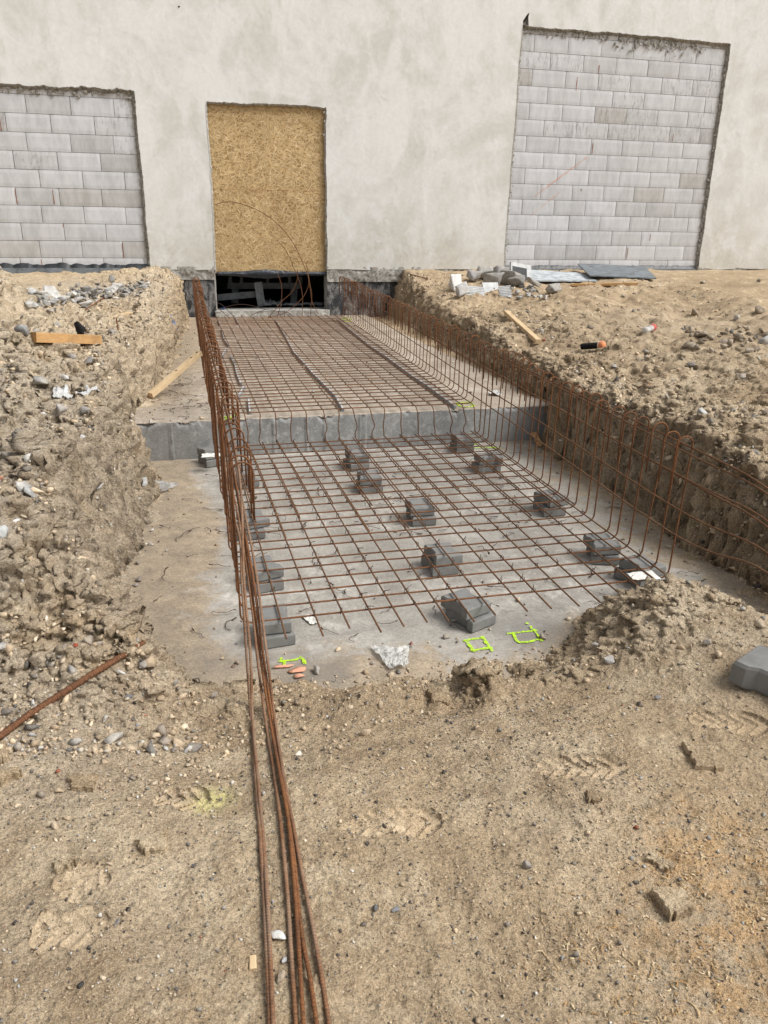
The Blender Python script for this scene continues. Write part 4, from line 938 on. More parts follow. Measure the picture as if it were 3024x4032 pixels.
# side bars: tied to the legs; on the right they run on out of the cage
def ext(x, y, X): d = ray(x, y); return CAM_C+d*(X-CAM_C[0])/d[0]
for (fz, nz, px, py, off) in ((-.70, -.855, 1659, 1238, -.013), (-.57, -.725, 1659, 1195, -.013), (-.44, -.585, 1659, 1139, .013), (-.425, -.565, 1659, 1126, -.013), (-.315, -.44, 1659, 1068, -.013), (-.30, -.425, 1659, 1056, .013)):
    e = ext(px, py, -1.765); P = [(XR(y)+off+.012*(y < -7.1), y, np.interp(y, [-10.1, -7, -.4], [nz, fz*.5+nz*.5-.02, fz])+rs.normal()*.004) for y in (-.4, -2.5, -4.7, -6.8, -8.4, -10.05)]
    P += [tuple(e), (e[0]-.06, e[1]-.6, e[2]-.12), (e[0]-.10, -11.9, e[2]-.26)]
    tube('side_bar', resample(catmull(P, .1), .08), RB, M['rust_l'], cage, seg=7)
RIBR = lambda s: .0048+.0007*(np.mod(s, .0115) < .0045)
def gp(lst, lift=.008): return [tuple(G(x, y)+np.array([0, 0, lift])) for x, y in lst]
LB = [(-.855, [(-3.80, -10.35, -.74), (-3.812, -10.6, -.93)], [(541, 1536), (547, 1610), (552, 1681), (558, 1750), (563, 1827), (568, 1900), (572, 1972), (583, 2205), (585, 2260)], 'rust_f'),
      (-.725, [(-3.765, -10.3, -.86), (-3.77, -10.55, -.98)], [(575.6, 1572), (590, 1660), (603, 1754), (612, 1840), (621, 1936), (630, 2082), (639, 2212), (642, 2270)], 'rust_f'),
      (-.60, [(-3.762, -10.3, -.80), (-3.762, -10.6, -.95)], [(583, 1560), (606.5, 1690), (620, 1760), (628, 1827), (637.5, 1936), (648, 2100), (655, 2212), (657, 2270)], 'rust'),
      (-.585, [(-3.752, -10.3, -.77), (-3.752, -10.6, -.94)], [(589, 1560), (613, 1711), (634, 1850), (650, 2009), (670, 2120), (683, 2212), (688, 2270)], 'rust'),
      (-.44, [(-3.74, -10.2, -.72), (-3.742, -10.6, -.90)], [(592, 1545), (614, 1690), (634, 1791), (654, 1900), (676, 2009), (692, 2100), (710, 2212), (716, 2270)], 'rust_f'),
      (-.425, [(-3.795, -10.4, -.71), (-3.80, -10.62, -.90)], [(546, 1560), (562, 1740), (575, 1900), (583, 2050), (590, 2212), (592, 2270)], 'rust_f')]
for bi, (nz, midp, gnd, mt) in enumerate(LB):
    P = [(XL(y)+.016+(.004*bi), y, np.interp(y, [-10.1, -7, -.4], [nz, nz*.6-.12, nz*.6-.08])) for y in (-.45, -2.5, -4.7, -6.8, -8.4, -9.3)]
    P += [(XL(-10)+.014+.003*bi, -9.95, nz*.55-.27)] + midp + gp(gnd, .008+.006*(bi % 3 == 2))
    C0 = catmull(P, .05); near = C0[C0[:, 1] < -9.7]; farp = C0[C0[:, 1] >= -9.75]
    V1, F1, c1, u1 = tube_geo(resample(farp, .1), RB, 7); V2, F2, c2, u2 = tube_geo(resample(near, .0036), .006, 9, RIBR)
    nV = len(V1); FL = F1.tolist()+[q[:3] for q in c1]+[[a+nV for a in q] for q in F2.tolist()]+[[a+nV for a in q[:3]] for q in c2]
    mesh('long_bar', np.vstack([V1, V2]), FL, M['rust'] if mt == 'rust' else M['rust_f'], cage, smooth=True, uv=np.vstack([u1, u2]))
# tie wires at the crossings of the lower mat, and some on the upper
parts = []
def knot(x, y, z):
    a = rs.uniform(0, 6.3); s = .011; c, d = math.cos(a)*s, math.sin(a)*s
    P = np.array([(x-c, y-d, z-.008), (x-c*.8, y-d*.8, z+.014), (x+c*.8, y+d*.8, z+.014), (x+c, y+d, z-.006)]); V, F, cp, _ = tube_geo(P, .0016, 4); parts.append((V, F.tolist()))
    P = np.array([(x, y, z+.014), (x+rs.normal()*.012, y+rs.normal()*.012, z+.018+rs.random()*.012)]); V, F, cp, _ = tube_geo(P, .0018, 4); parts.append((V, F.tolist()))
for y in ysL:
    for i, x in enumerate(LX):
        if rs.random() < .62: t = (y+7.16)/(-3.09); knot(UX[i]*(1-t)+x*t, y, ZL+.008)
for y in ysU:
    for i, x in enumerate(UX):
        if rs.random() < .4: knot(farx(x, y), y, ZU+.008)
V, F = join(parts); tagp(mesh('tie_wire', V, F, M['wire'], cage), kind='stuff')

# ------------------------------------------------------------------ spacer strips under the upper mat
def strip(name, pix, label, w=.013, h=.026, crp=None, grp='spacer strips under the far rebar mat'):
    P = resample(np.array([atz(*(crop(x, y, *crp) if crp else (x, y)), Z_UP+h) for x, y in pix]), .03); T = np.gradient(P, axis=0); T[:, 2] = 0; T /= np.linalg.norm(T, axis=1)[:, None]; Nn = np.c_[-T[:, 1], T[:, 0], 0*T[:, 0]]
    e = empty(name); tagp(e, label, 'spacer strip', grp); n = len(P)
    def ribbon(nm, w0, z0, z1, mt):
        ring = [P+Nn*w0, P-Nn*w0, P-Nn*w0, P+Nn*w0]; zs = [z1, z1, z0, z0]; V = []
        for q in range(4): r_ = ring[q].copy(); r_[:, 2] = zs[q]; V.append(r_)
        V = np.vstack(V); F = []
        for q in range(4):
            a, b = q*n, ((q+1) % 4)*n; F += [[a+i, b+i, b+i+1, a+i+1] for i in range(n-1)]
        F += [[0, n, 2*n, 3*n][::-1], [n-1, 2*n-1, 3*n-1, 4*n-1]]
        mesh(nm, V, F, M[mt], e)
    ribbon('strip_body', w*.75, Z_UP, Z_UP+h, 'greymetal'); ribbon('white_top', w*.5, Z_UP+h+.001, Z_UP+h+.005, 'polys')
c1 = (700, 1150, 3.318); c4 = (700, 1000, 1.659)
strip('spacer_strip', [(755, 320), (785, 400)], 'short white spacer strip leaning out towards the door sill', crp=c1)
strip('spacer_strip', [(525, 360), (548, 425)], 'short white spacer strip at the far left corner of the rebar mat', crp=c1)
strip('spacer_strip', [(572, 475), (602, 610), (668, 700)], 'bent white spacer strip under the far left part of the rebar mat', crp=c1)
strip('spacer_strip', [(632, 735), (575, 840)], 'short white spacer strip lying askew halfway along the left hooks', crp=c1)
strip('spacer_strip', [(690, 830), (745, 940), (780, 1080), (825, 1195)], 'bowed white spacer strip in the left middle of the rebar mat', crp=c1)
strip('spacer_strip', [(862, 1230), (790, 1365)], 'white spacer strip turned crosswise in front of the bowed one on the left', crp=c1)
strip('spacer_strip', [(925, 1395), (942, 1560)], 'short white spacer strip ending at the broken slab edge', crp=c1)
strip('spacer_strip', [(640, 430), (700, 530), (760, 640), (830, 715)], 'far half of the white spacer line under the middle of the rebar mat', crp=c4)
strip('spacer_strip', [(838, 722), (880, 775), (960, 855), (1030, 925), (1078, 1010)], 'near half of the white spacer line under the middle of the rebar mat', crp=c4)
strip('spacer_strip', [(1040, 425), (1250, 595), (1380, 682)], 'far half of the white spacer line along the right hooks', crp=c4)
strip('spacer_strip', [(388, 686), (540, 798), (625, 852), (815, 992)], 'near half of the white spacer line along the right hooks', crp=(1300, 1000, 1.659))

# ------------------------------------------------------------------ pavers
def paver_geo():
    o = np.array([(-.10, -.0825), (-.062, -.0825), (-.036, -.064), (.036, -.064), (.062, -.0825), (.10, -.0825), (.10, .0825), (.062, .0825), (.036, .064), (-.036, .064), (-.062, .0825), (-.10, .0825)])
    n = len(o); h = .0575; rings = [(o*.95, 0.), (o, .007), (o, h-.008), (o*.93, h)]
    V = np.vstack([np.c_[r_, np.full(n, z)] for r_, z in rings]); F = []
    for q in range(3): F += [[q*n+i, q*n+(i+1) % n, (q+1)*n+(i+1) % n, (q+1)*n+i] for i in range(n)]
    F += [list(range(n))[::-1], list(range(3*n, 4*n))]; return V, F
pv, pf = paver_geo(); pme = None
def paver(x, y, z, rot, label, group, rx=0., ry=0.):
    global pme
    if pme is None: o = mesh('paver', pv, pf, M['paver']); pme = o.data
    else: o = bpy.data.objects.new('paver', pme); link(o)
    o.scale = (.9, .9, 1.); o.location = (x, y, z); o.rotation_euler = (rx, ry, math.radians(rot)); return tagp(o, label, 'paver', group)
ST = [(455, 1004, 20, 2, 'by the step, left of the hooked rebar legs'), (523, 1052, 5, 3, 'farthest of the left row'), (538, 1158, 8, 3, 'second of the left row'),
      (562, 1270, 12, 3, 'third of the left row'), (580, 1385, 4, 2, 'at the near left corner of the rebar mat'), (765, 1012, 3, 2, 'in the middle row nearest the step'),
      (791, 1062, -4, 2, 'second of the middle row from the step'), (905, 1130, 2, 2, 'third of the middle row from the step'), (952, 1236, 6, 2, 'fourth of the middle row from the step'), (1005, 1350, 25, 2, 'under the near edge of the rebar mat'),
      (997, 976, 3, 2, 'of the right row nearest the step'), (1050, 1018, 88, 2, 'second of the right row from the step'), (1187, 1110, 5, 2, 'third of the right row from the step'), (1300, 1215, -12, 2, 'fourth of the right row from the step'), (1378, 1263, 15, 2, 'half hidden behind the sand mound')]
rp = random.Random(4)
for (px, py, rot, n_, where) in ST:
    p = atz(px, py, Z_LO); p = p+np.array([.018, .03, 0])
    h0 = .0 if n_ == 2 else .0
    for k in range(2):
        nm = ('upper', 'lower')[1-k] if n_ == 2 else ('upper', 'lower')[1-k]
        paver(p[0]+rp.uniform(-.014, .014), p[1]+rp.uniform(-.014, .014), Z_LO+.002+k*.0605, rot+90+rp.uniform(-7, 7), f'{nm} paver of the stack {where}', 'pavers stacked under the rebar mat')
    if False: paver(p[0]-.02+rp.uniform(-.01, .01), p[1]-.16, Z_LO+.002, rot+rp.uniform(-6, 6), f'single low paver in front of the stack {where}', 'pavers stacked under the rebar mat', 0)
for px, py, z, lab in ((455, 985, Z_LO+.124, 'white paper on top of the paver stack left of the hooked legs'), (1388, 1246, Z_LO+.124, 'white torn paper on the paver stack behind the sand mound')):
    a = .05; c = atz(px, py, z); crumple('paper_sheet', [c+[-.07, -.04, 0], c+[.07, -.05, 0], c+[.08, .05, 0], c+[-.06, .05, 0]], .006, M['paper'], lab, 'paper', 8, 6, on=z, sd=px, zoff=.003)
p = G(1676, 1490)
big = paver(p[0]+.02, p[1]+.02, surf(p[0], p[1])-.012, 118, 'large dark grey wavy paver lying flat on the sand at the right edge', None, .05, -.04); big.scale = (1.25, 1.25, 1.5)

# ------------------------------------------------------------------ paint marks
def strokes(name, segs, z, label, crp, w=.012, mt='neon', on='z'):
    parts = []
    for s in segs:
        ww = w*(s[2] if len(s) > 2 and not isinstance(s[2], tuple) else 1); pts = [q for q in s if isinstance(q, tuple)]
        P = resample(np.array([atz(*crop(*q, *crp), z) for q in pts]), .006); n = len(P); T = np.gradient(P, axis=0); T /= np.linalg.norm(T, axis=1)[:, None]; Nn = np.c_[-T[:, 1], T[:, 0], 0*T[:, 0]]
        k = np.arange(n); o = rs.uniform(0, 99); a = ww*.5*(1+.55*vn2(k*.5, k*0+o, 3)); b = ww*.5*(1+.55*vn2(k*.5, k*0+o+9, 3)); zz = np.array([0, 0, .0008*len(parts)])
        parts.append((np.vstack([P+Nn*a[:, None]+zz, P-Nn*b[:, None]+zz]), [[i, n+i, n+i+1, i+1] for i in range(n-1)]))
    V, F = join(parts); return tagp(mesh(name, V, F, M[mt]), label, 'paint mark', 'neon paint marks on the concrete')
zf = Z_LO+.0035; c7 = (1400, 2200, 1.659); c6 = (700, 2200, 1.659)
strokes('paint_mark', [((705, 538), (770, 522), (840, 516)), ((828, 506), (862, 560), (898, 606)), ((895, 580), (820, 590), (752, 602)), ((720, 528), (750, 575), (778, 609))], zf, 'small neon yellow square sprayed on concrete beside the grey pebbles', c7, .014)
strokes('paint_mark', [((988, 488), (1090, 478), (1188, 464)), ((1025, 480), (1050, 530), (1072, 551)), ((1062, 549), (1130, 543), (1205, 524)), ((1162, 460), (1190, 500), (1222, 541)), ((1112, 423), (1132, 428)), ((1140, 442), (1152, 462))], zf, 'larger neon yellow square sprayed on concrete left of the sand mound', c7, .013)
strokes('paint_mark', [((675, 645), (690, 672), (702, 702), 2.), ((655, 670), (690, 668), (750, 662), (805, 652)), ((798, 640), (818, 652), (832, 690), 1.7)], zf, 'neon yellow bracket shape sprayed on concrete by the orange flakes', c6, .014)
c5 = (1300, 1000, 1.659)
zu_ = Z_UP+.0035
strokes('paint_mark', [((820, 975), (870, 968), (915, 967)), ((915, 967), (940, 995)), ((845, 996), (900, 1000), (942, 995)), ((822, 975), (850, 996))], zu_, 'pale neon box sprayed at the near right corner of the raised slab', c5, .02)
strokes('paint_mark', [((1070, 412), (1130, 412)), ((1072, 428), (1140, 426)), ((1080, 442), (1138, 440))], zu_, 'neon yellow patch sprayed at the far right corner of the slab', c4, .04)
strokes('paint_mark', [((183, 425), (188, 440)), ((150, 462), (215, 470)), ((185, 450), (205, 452))], zu_, 'neon yellow flecks sprayed at the far left corner of the slab', c4, .03)
strokes('paint_mark', [((370, 1055), (402, 1052)), ((326, 1058), (338, 1085), 2.)], zu_+.002, 'neon yellow stroke at the slab edge behind the left hooks', c4, .03)
strokes('paint_mark', [((438, 368), (468, 376), (445, 388))], zf, 'tiny neon yellow arrow on the lower floor near the left hooks', (700, 1600, 1.659), .022)
strokes('paint_mark', [((938, 243), (965, 250)), ((928, 272), (1020, 270), (1112, 271)), ((1058, 262), (1082, 276))], zf, 'neon yellow line on the lower floor beside the right paver row', (1300, 1600, 1.659), .022)

# ------------------------------------------------------------------ debris
def plank(name, a, b, wd, th, mat, label, cat, group=None, lift=(0, 0), crp=None, knots=(), skew=(0, 0), za=None, zb=None, tilt=0.):
    A_ = G(*a, crp) if za is None else np.array(za); B_ = G(*b, crp) if zb is None else np.array(zb)
    A_ = A_+[0, 0, th/2+lift[0]]; B_ = B_+[0, 0, th/2+lift[1]]
    d_ = B_-A_; L = np.linalg.norm(d_); X_ = d_/L; Y_ = np.cross([0, 0, 1.], X_); Y_ /= np.linalg.norm(Y_); Z_ = np.cross(X_, Y_)
    R_ = Matrix((X_, Y_, Z_)).transposed() @ Matrix.Rotation(tilt, 3, 'X')
    n = 14; V = []; b_ = .0025
    for i in range(n+1):
        t = i/n; x = (t-.5)*L; w2 = wd/2*(1+.02*math.sin(t*9+L*50)); h2 = th/2
        for (y, z) in ((-w2+b_, -h2), (w2-b_, -h2), (w2, -h2+b_), (w2, h2-b_), (w2-b_, h2), (-w2+b_, h2), (-w2, h2-b_), (-w2, -h2+b_)):
            sk = (skew[0]*(1-t) if t < .5 else 0)*y/w2+(skew[1] if t > .95 else 0)*y/w2
            V.append((x+(sk if i in (0, n) else 0), y, z))
    F = [[8*i+q, 8*i+(q+1) % 8, 8*(i+1)+(q+1) % 8, 8*(i+1)+q] for i in range(n) for q in range(8)]+[list(range(8))[::-1], list(range(8*n, 8*n+8))]
    o = mesh(name, V, F, M[mat]); o.matrix_world = Matrix.Translation(Vector((A_+B_)/2)) @ R_.to_4x4()
    for kx, ky in knots:
        a_ = np.linspace(0, 2*np.pi, 11)[:-1]; k = mesh('bolt_hole', np.c_[kx*L+.012*np.cos(a_), ky*wd+.010*np.sin(a_), np.full(10, th/2+.0012)], [list(range(10))], M['blackcloth'], o)
    return tagp(o, label, cat, group)
c3 = (0, 1000, 1.659); cR = (2024, 1000, 1.659)
plank('timber_beam', (225, 590), (625, 600), .085, .065, 'timber_o', 'orange squared timber lying across the rubble on the left bank', 'timber', lift=(.012, .012), crp=c3, skew=(.03, -.02))
pa = G(985, 945, c3); pb = np.array([-3.85, -6.05, -.50])
plank('timber_beam', None, None, .05, .045, 'timber', 'pale timber leaning from the slab up to the left hooked legs', 'timber', za=pa+[0, 0, .005], zb=aty(432, 768, -5.75), knots=((.33, 0), (.02, 0), (.46, .1)))
plank('wood_offcut', (690, 425), (850, 400), .06, .03, 'timber', 'short yellow wood offcut half buried behind the orange timber', 'wood offcut', lift=(-.02, .008), crp=c3)
plank('timber_beam', (1148, 400), (1360, 590), .06, .045, 'timber', 'yellow squared timber lying on the right bank above the cage', 'timber', lift=(.012, .004), crp=c5)
plank('thin_batten', (375, 212), (805, 208), .06, .035, 'timber_o', 'thin orange batten in front of the dark slate sheets', 'batten', lift=(.005, .012), crp=cR)
plank('wood_offcut', None, None, .05, .012, 'timber_o', 'small pointed wood piece on the lower floor behind the right legs', 'wood offcut', za=atz(1153, 936, -1.12), zb=atz(1168, 966, -1.195))
# cloths, strips and plastic
def patch(name, px4, amp, mat, label, cat, crp, sd, nu=22, nv=12, up=(0, 0, 0, 0), z=.012):
    return crumple(name, [G(x, y, crp)+[0, 0, u_] for (x, y), u_ in zip(px4, up)], amp, M[mat], label, cat, nu, nv, sd, zoff=z)
patch('plastic_scrap', [(350, 960), (480, 975), (440, 895), (355, 900)], .022, 'white', 'crumpled white plastic scrap on the left bank below the orange timber', 'plastic scrap', c3, 3)
patch('plastic_scrap', [(500, 945), (705, 958), (640, 915), (560, 915)], .016, 'white', 'long thin white plastic scrap at the brink of the left bank', 'plastic scrap', c3, 5)
patch('plastic_scrap', [(930, 540), (1060, 575), (1170, 530), (935, 488)], .022, 'white', 'wrinkled white plastic sheet at the foot of the left bank', 'plastic scrap', (0, 1600, 1.659), 7)
patch('plastic_scrap', [(790, 600), (880, 585), (855, 555), (800, 570)], .012, 'white', 'tiny white scrap near the left cage legs', 'plastic scrap', (700, 2500, 3), 8, 6, 5) if False else None
patch('plastic_bag', [(225, 740), (345, 705), (350, 600), (102, 598)], .013, 'clear', 'torn milky plastic bag on the sand at the pit edge', 'plastic bag', c7, 9, 26, 18)
patch('paper_sheet', [(870, 440), (932, 430), (880, 375), (808, 385)], .008, 'paper', 'torn white paper on the floor under the near rebar mat', 'paper', c6, 4, 8, 8, z=.004)
patch('blue_strip', [(1160, 540), (1172, 535), (1130, 425), (1112, 420)], .02, 'blue', 'bright blue plastic strip hanging down the far left bank', 'plastic strip', c3, 11, 14, 4)
patch('plastic_scrap', [(1040, 925), (1120, 935), (1110, 910), (1050, 905)], .02, 'white', 'small white scrap on the soil behind the right cage legs', 'plastic scrap', c5, 12, 8, 5)
p = G(528, 550, c3); v, f = rock(3, .075, .35, .55, 3); v = v@eul(0, 1.2, .3).T
tagp(mesh('black_rag', v+p+[0, 0, .06], f, M['blackcloth'], smooth=True), 'small black rag standing up behind the orange timber', 'rag')
# steel rods
def rod(name, pts, r, mat, label, cat, crp=None, lift=.01, zs=None, ribs=False, sm=.02):
    P = [G(x, y, crp)+[0, 0, lift] for x, y in pts]
    if zs: P = [q+[0, 0, z] for q, z in zip(P, zs)]
    P = resample(catmull(P, sm), .005 if ribs else sm); return tagp(tube(name, P, r, M[mat], seg=8 if ribs else 6, rfun=(lambda s: r+.0017*(np.mod(s, .020) < .008)) if ribs else None), label, cat)
rod('ribbed_bar', [(-60, 1230), (0, 1185), (180, 1060), (330, 965), (540, 830), (700, 735), (945, 615)], .0105, 'rust_t', 'thick old ribbed steel bar lying half buried at the left foreground', 'steel bar', (0, 2200, 1.659), .012, ribs=True, zs=[.0, .0, .006, .008, .008, .012, .03])
rod('steel_rod', [(560, 385), (660, 315), (760, 235)], .008, 'rust_t', 'rusty steel rod poking over the grey rubble heap on the left', 'steel rod', c3, .03)
rod('steel_pin', [(775, 520), (770, 515)], .006, 'rust_t', 'short rusty pin stuck upright in the left bank', 'steel pin', c3, .0, zs=[-.02, .13])
rod('steel_rod', [(430, 125), (530, 140), (640, 168)], .008, 'rust_t', 'thin rusty rod lying on the sand left of the broken slabs', 'steel rod', c5, .012)
# slates and sheets by the right infill
def sheet(name, px4, th, mat, label, cat, crp, up=(0, 0, 0, 0)):
    P = [G(x, y, crp)+[0, 0, .012+u_] for (x, y), u_ in zip(px4, up)]; n = 12; rim_ = []
    for i in range(4):
        for k in range(n):
            t = k/n; q = P[i]*(1-t)+P[(i+1) % 4]*t; q = q+np.array([rs.normal()*.006, rs.normal()*.006, 0]); rim_.append(q)
    top = np.array(rim_)+[0, 0, th]; bot = np.array(rim_); m_ = len(rim_); V = np.vstack([bot, top])
    return tagp(mesh(name, V, [list(range(m_))[::-1], list(range(m_, 2*m_))]+[[i, (i+1) % m_, m_+(i+1) % m_, m_+i] for i in range(m_)], M[mat]), label, cat)
sheet('pale_sheet', [(100, 185), (540, 188), (440, 148), (110, 128)], .02, 'dusty', 'white smeared sheet lying flat between the broken slabs and the slate', 'sheet', cR, (0, 0, .03, .03))
sheet('slate_sheet', [(490, 172), (930, 182), (840, 128), (410, 112)], .018, 'slate', 'long dark slate coloured panel resting askew by the right infill', 'panel', cR, (.05, .03, .09, .10))
# broken concrete and white ribbed pieces
def chunk(px, py, crp, r, pal, label, cat='stone', name='stone', sub=3, flat=.7, group=None, rotz=None, sink=.3, ez=(1, 1, 1), k=.25, cuts=7, nr=None):
    nr = nr or np.random.default_rng(int(px*7+py*13)+3); p = G(px, py, crp); v, f = rock(sub, r, k, flat, cuts, nr); v = v*np.array(ez)
    a = nr.uniform(0, 6.3) if rotz is None else rotz; v = v@eul(nr.normal()*.2, nr.normal()*.2, a).T
    base = np.array(PALS[pal][nr.integers(len(PALS[pal]))]) if isinstance(pal, str) else np.array(pal)
    v = v*(.70 if sub == 3 else 1.); hz = -v[:, 2].min(); v = v+p+[0, 0, hz*(1-sink)]
    col = base*(1+.25*vn(v[:, 0]*30, v[:, 1]*30, v[:, 2]*30, 3))[:, None]
    return tagp(mesh(name, v, f, M['stone'], smooth=False, attr=dict(tint=('POINT', col))), label, cat, group)
GR = 'rubble heap by the left infill'
cl_ = np.random.default_rng(8)
for i in range(175):
    x = cl_.uniform(190, 970); yc = 330-(x-190)*.13; y = yc+cl_.normal()*26-(10 if x > 500 else 0); y = np.clip(y, 200, 395)
    chunk(x, y, c3, min(max(cl_.lognormal(math.log(.040), .45), .018), .10), [(.36, .355, .34), (.27, .265, .25), (.50, .495, .475), (.17, .168, .16)][cl_.integers(4)], 'grey broken concrete lump in the long heap by the left block infill', 'concrete lump', 'concrete_lump', 5, .8, GR, k=.5, nr=cl_, cuts=9, sink=.15, ez=(1, cl_.uniform(.5, .95), cl_.uniform(.5, 1.)))
chunk(735, 190, c3, .10, (.27, .265, .25), 'tallest grey stone standing behind the left rubble heap', 'stone', sink=.05, ez=(.8, .8, 1.3)); chunk(515, 215, c3, .07, (.26, .26, .25), 'blocky grey stone at the far rim of the left rubble heap')
chunk(400, 210, c3, .065, (.24, .22, .2), 'lone brown grey stone on the sand left of the rubble heap')
for (x, y, r, pal, lab) in ((60, 545, 0, 0, 0),):
    pass
for (x, y, r, col, lab) in [(150, 530, .085, (.27, .27, .26), 'large grey stone left above the orange timber'), (235, 520, .05, (.3, .28, .25), 'flat grey stone just above the orange timber'), (740, 515, .06, (.27, .26, .24), 'grey stone beside the upright pin'),
        (375, 475, .05, (.36, .34, .31), 'pale grey stone above the middle of the orange timber'), (270, 850, .075, (.31, .30, .28), 'big grey slab of stone left of the crumpled white plastic'), (585, 715, .075, (.22, .21, .2), 'dark wet stone below the right end of the orange timber'),
        (470, 690, .06, (.28, .26, .24), 'grey stone just under the middle of the orange timber'), (420, 820, .045, (.45, .44, .42), 'pale stone just above the crumpled white plastic'), (400, 1050, .07, (.30, .28, .26), 'round grey stone right below the crumpled white plastic'),
        (555, 1040, .06, (.29, .29, .28), 'grey stone below the long white plastic scrap'), (330, 385, .06, (.3, .28, .26), 'grey stone at the near left foot of the rubble heap'), (120, 1190, .05, (.27, .24, .21), 'brown stone high on the left slope near the frame edge')]:
    chunk(x, y, c3, r, col, lab)
cA = (0, 1600, 1.659)
for (x, y, r, col, lab) in [(630, 560, .085, (.36, .36, .35), 'largest grey stone stuck in the left bank face'), (322, 330, .05, (.55, .52, .48), 'white angular stone on the left slope'), (155, 560, .06, (.40, .39, .37), 'pair of grey stones stacked on the left slope'), (190, 590, .055, (.33, .33, .32), 'flat grey stone just right of the stacked pair on the left slope'),
        (55, 350, .05, (.25, .23, .21), 'dark rounded stone at the left frame edge on the slope'), (20, 840, .055, (.42, .43, .42), 'grey green stone at the left frame edge halfway down'), (970, 765, .045, (.33, .28, .22), 'tan round stone at the foot of the left bank'), (982, 908, .03, (.5, .48, .46), 'small white pebble at the foot of the left bank'),
        (900, 1030, .035, (.30, .27, .24), 'upper of the brown stones by the undercut foot of the bank'), (908, 1140, .042, (.33, .29, .25), 'large round brown stone by the undercut foot of the bank'), (885, 1180, .026, (.38, .35, .31), 'small round stone just below the large brown one'), (1420, 808, .022, (.33, .28, .24), 'small tan stone on the floor left of the cage'),
        (600, 1030, .04, (.2, .18, .17), 'dark stone low on the left bank face'), (560, 1000, .03, (.5, .48, .46), 'pale stone low on the left bank face'), (1008, 312, .035, (.5, .47, .42), 'pale lump leaning on the left end of the raised slab'), (430, 240, .04, (.4, .4, .39), 'grey stone on the upper left slope'), (535, 218, .04, (.42, .42, .41), 'pale flat stone at the brow of the left slope')]:
    chunk(x, y, cA, r, col, lab)
cB = (0, 2200, 1.659)
for (x, y, r, col, lab, nm, cat) in [(470, 745, .042, (.22, .225, .23), 'dark angular stone with a pale top left of the ribbed bar', 'stone', 'stone'), (495, 570, .02, (.36, .09, .05), 'dark red brick bit on the left sand', 'brick_bit', 'brick bit'), (15, 590, .04, (.33, .33, .32), 'grey stone cut by the left frame edge', 'stone', 'stone'),
        (1065, 800, .04, (.34, .32, .29), 'large round grey stone at the pit corner', 'stone', 'stone'), (1140, 820, .025, (.36, .34, .31), 'flat stone right of the large round one at the pit corner', 'stone', 'stone'), (935, 715, .036, (.36, .33, .29), 'pale lump beside the end of the ribbed bar', 'stone', 'stone'), (955, 640, .02, (.45, .4, .34), 'small pale stone at the tip of the ribbed bar', 'stone', 'stone'),
        (790, 755, .032, (.5, .48, .44), 'white flat stone under the ribbed bar', 'stone', 'stone'), (840, 915, .024, (.17, .17, .18), 'dark flint shaped stone right of the ribbed bar', 'stone', 'stone'), (900, 1100, .02, (.33, .33, .34), 'grey oval pebble on the left foreground sand', 'pebble', 'pebble'), (1255, 1170, .014, (.42, .34, .25), 'tan pebble on the left foreground sand', 'pebble', 'pebble'),
        (1400, 900, .03, (.33, .29, .24), 'flat brown clod at the pit edge left of the bars', 'clod', 'clod'), (1525, 705, .014, (.25, .12, .08), 'reddish brown stone on the floor left of the bars', 'stone', 'stone'), (1545, 560, .013, (.2, .2, .21), 'small dark stone on the floor just left of the bars', 'stone', 'stone'), (190, 530, .04, (.42, .34, .24), 'large sand coloured lump at the upper left', 'clod', 'clod'), (430, 590, .026, (.2, .18, .16), 'dark stone left of the red brick bit', 'stone', 'stone')]:
    chunk(x, y, cB, r, col, lab, cat, nm)
for (x, y, r, col, lab, nm, cat) in [(910, 740, .042, (.37, .345, .31), 'rough grey lump right of the orange painted flakes', 'stone', 'stone'), (1520, 560, .022, (.33, .16, .12), 'pinkish brick bit on the floor by the plastic bag', 'brick_bit', 'brick bit'), (1255, 658, .014, (.3, .24, .18), 'upper of two brown pebbles at the left rim of the plastic bag', 'pebble', 'pebble'),
        (1272, 690, .017, (.33, .29, .25), 'lower of two brown pebbles at the left rim of the plastic bag', 'pebble', 'pebble'), (1345, 690, .014, (.3, .24, .16), 'brown pebble lying on the plastic bag', 'pebble', 'pebble'), (360, 708, .015, (.2, .13, .1), 'dark red stone beside the long bars at the pit edge', 'stone', 'stone'), (485, 712, .018, (.22, .19, .18), 'dark stone between the long bars at the pit edge', 'stone', 'stone')]:
    chunk(x, y, c6, r, col, lab, cat, nm)
for (x, y, w_, h_, lab) in [(690, 712, .055, .02, 'left thin flake of stone painted salmon orange'), (775, 735, .06, .03, 'largest flake of stone painted salmon orange'), (795, 775, .03, .028, 'smallest flake of stone painted salmon orange')]:
    p = G(x, y, c6); v, f = rock(2, 1., .25, .3, 6); v = v*[w_, h_, .022]; tagp(mesh('painted_flake', v+p+[0, 0, .008], f, M['salmon'], smooth=False), lab, 'stone flake')
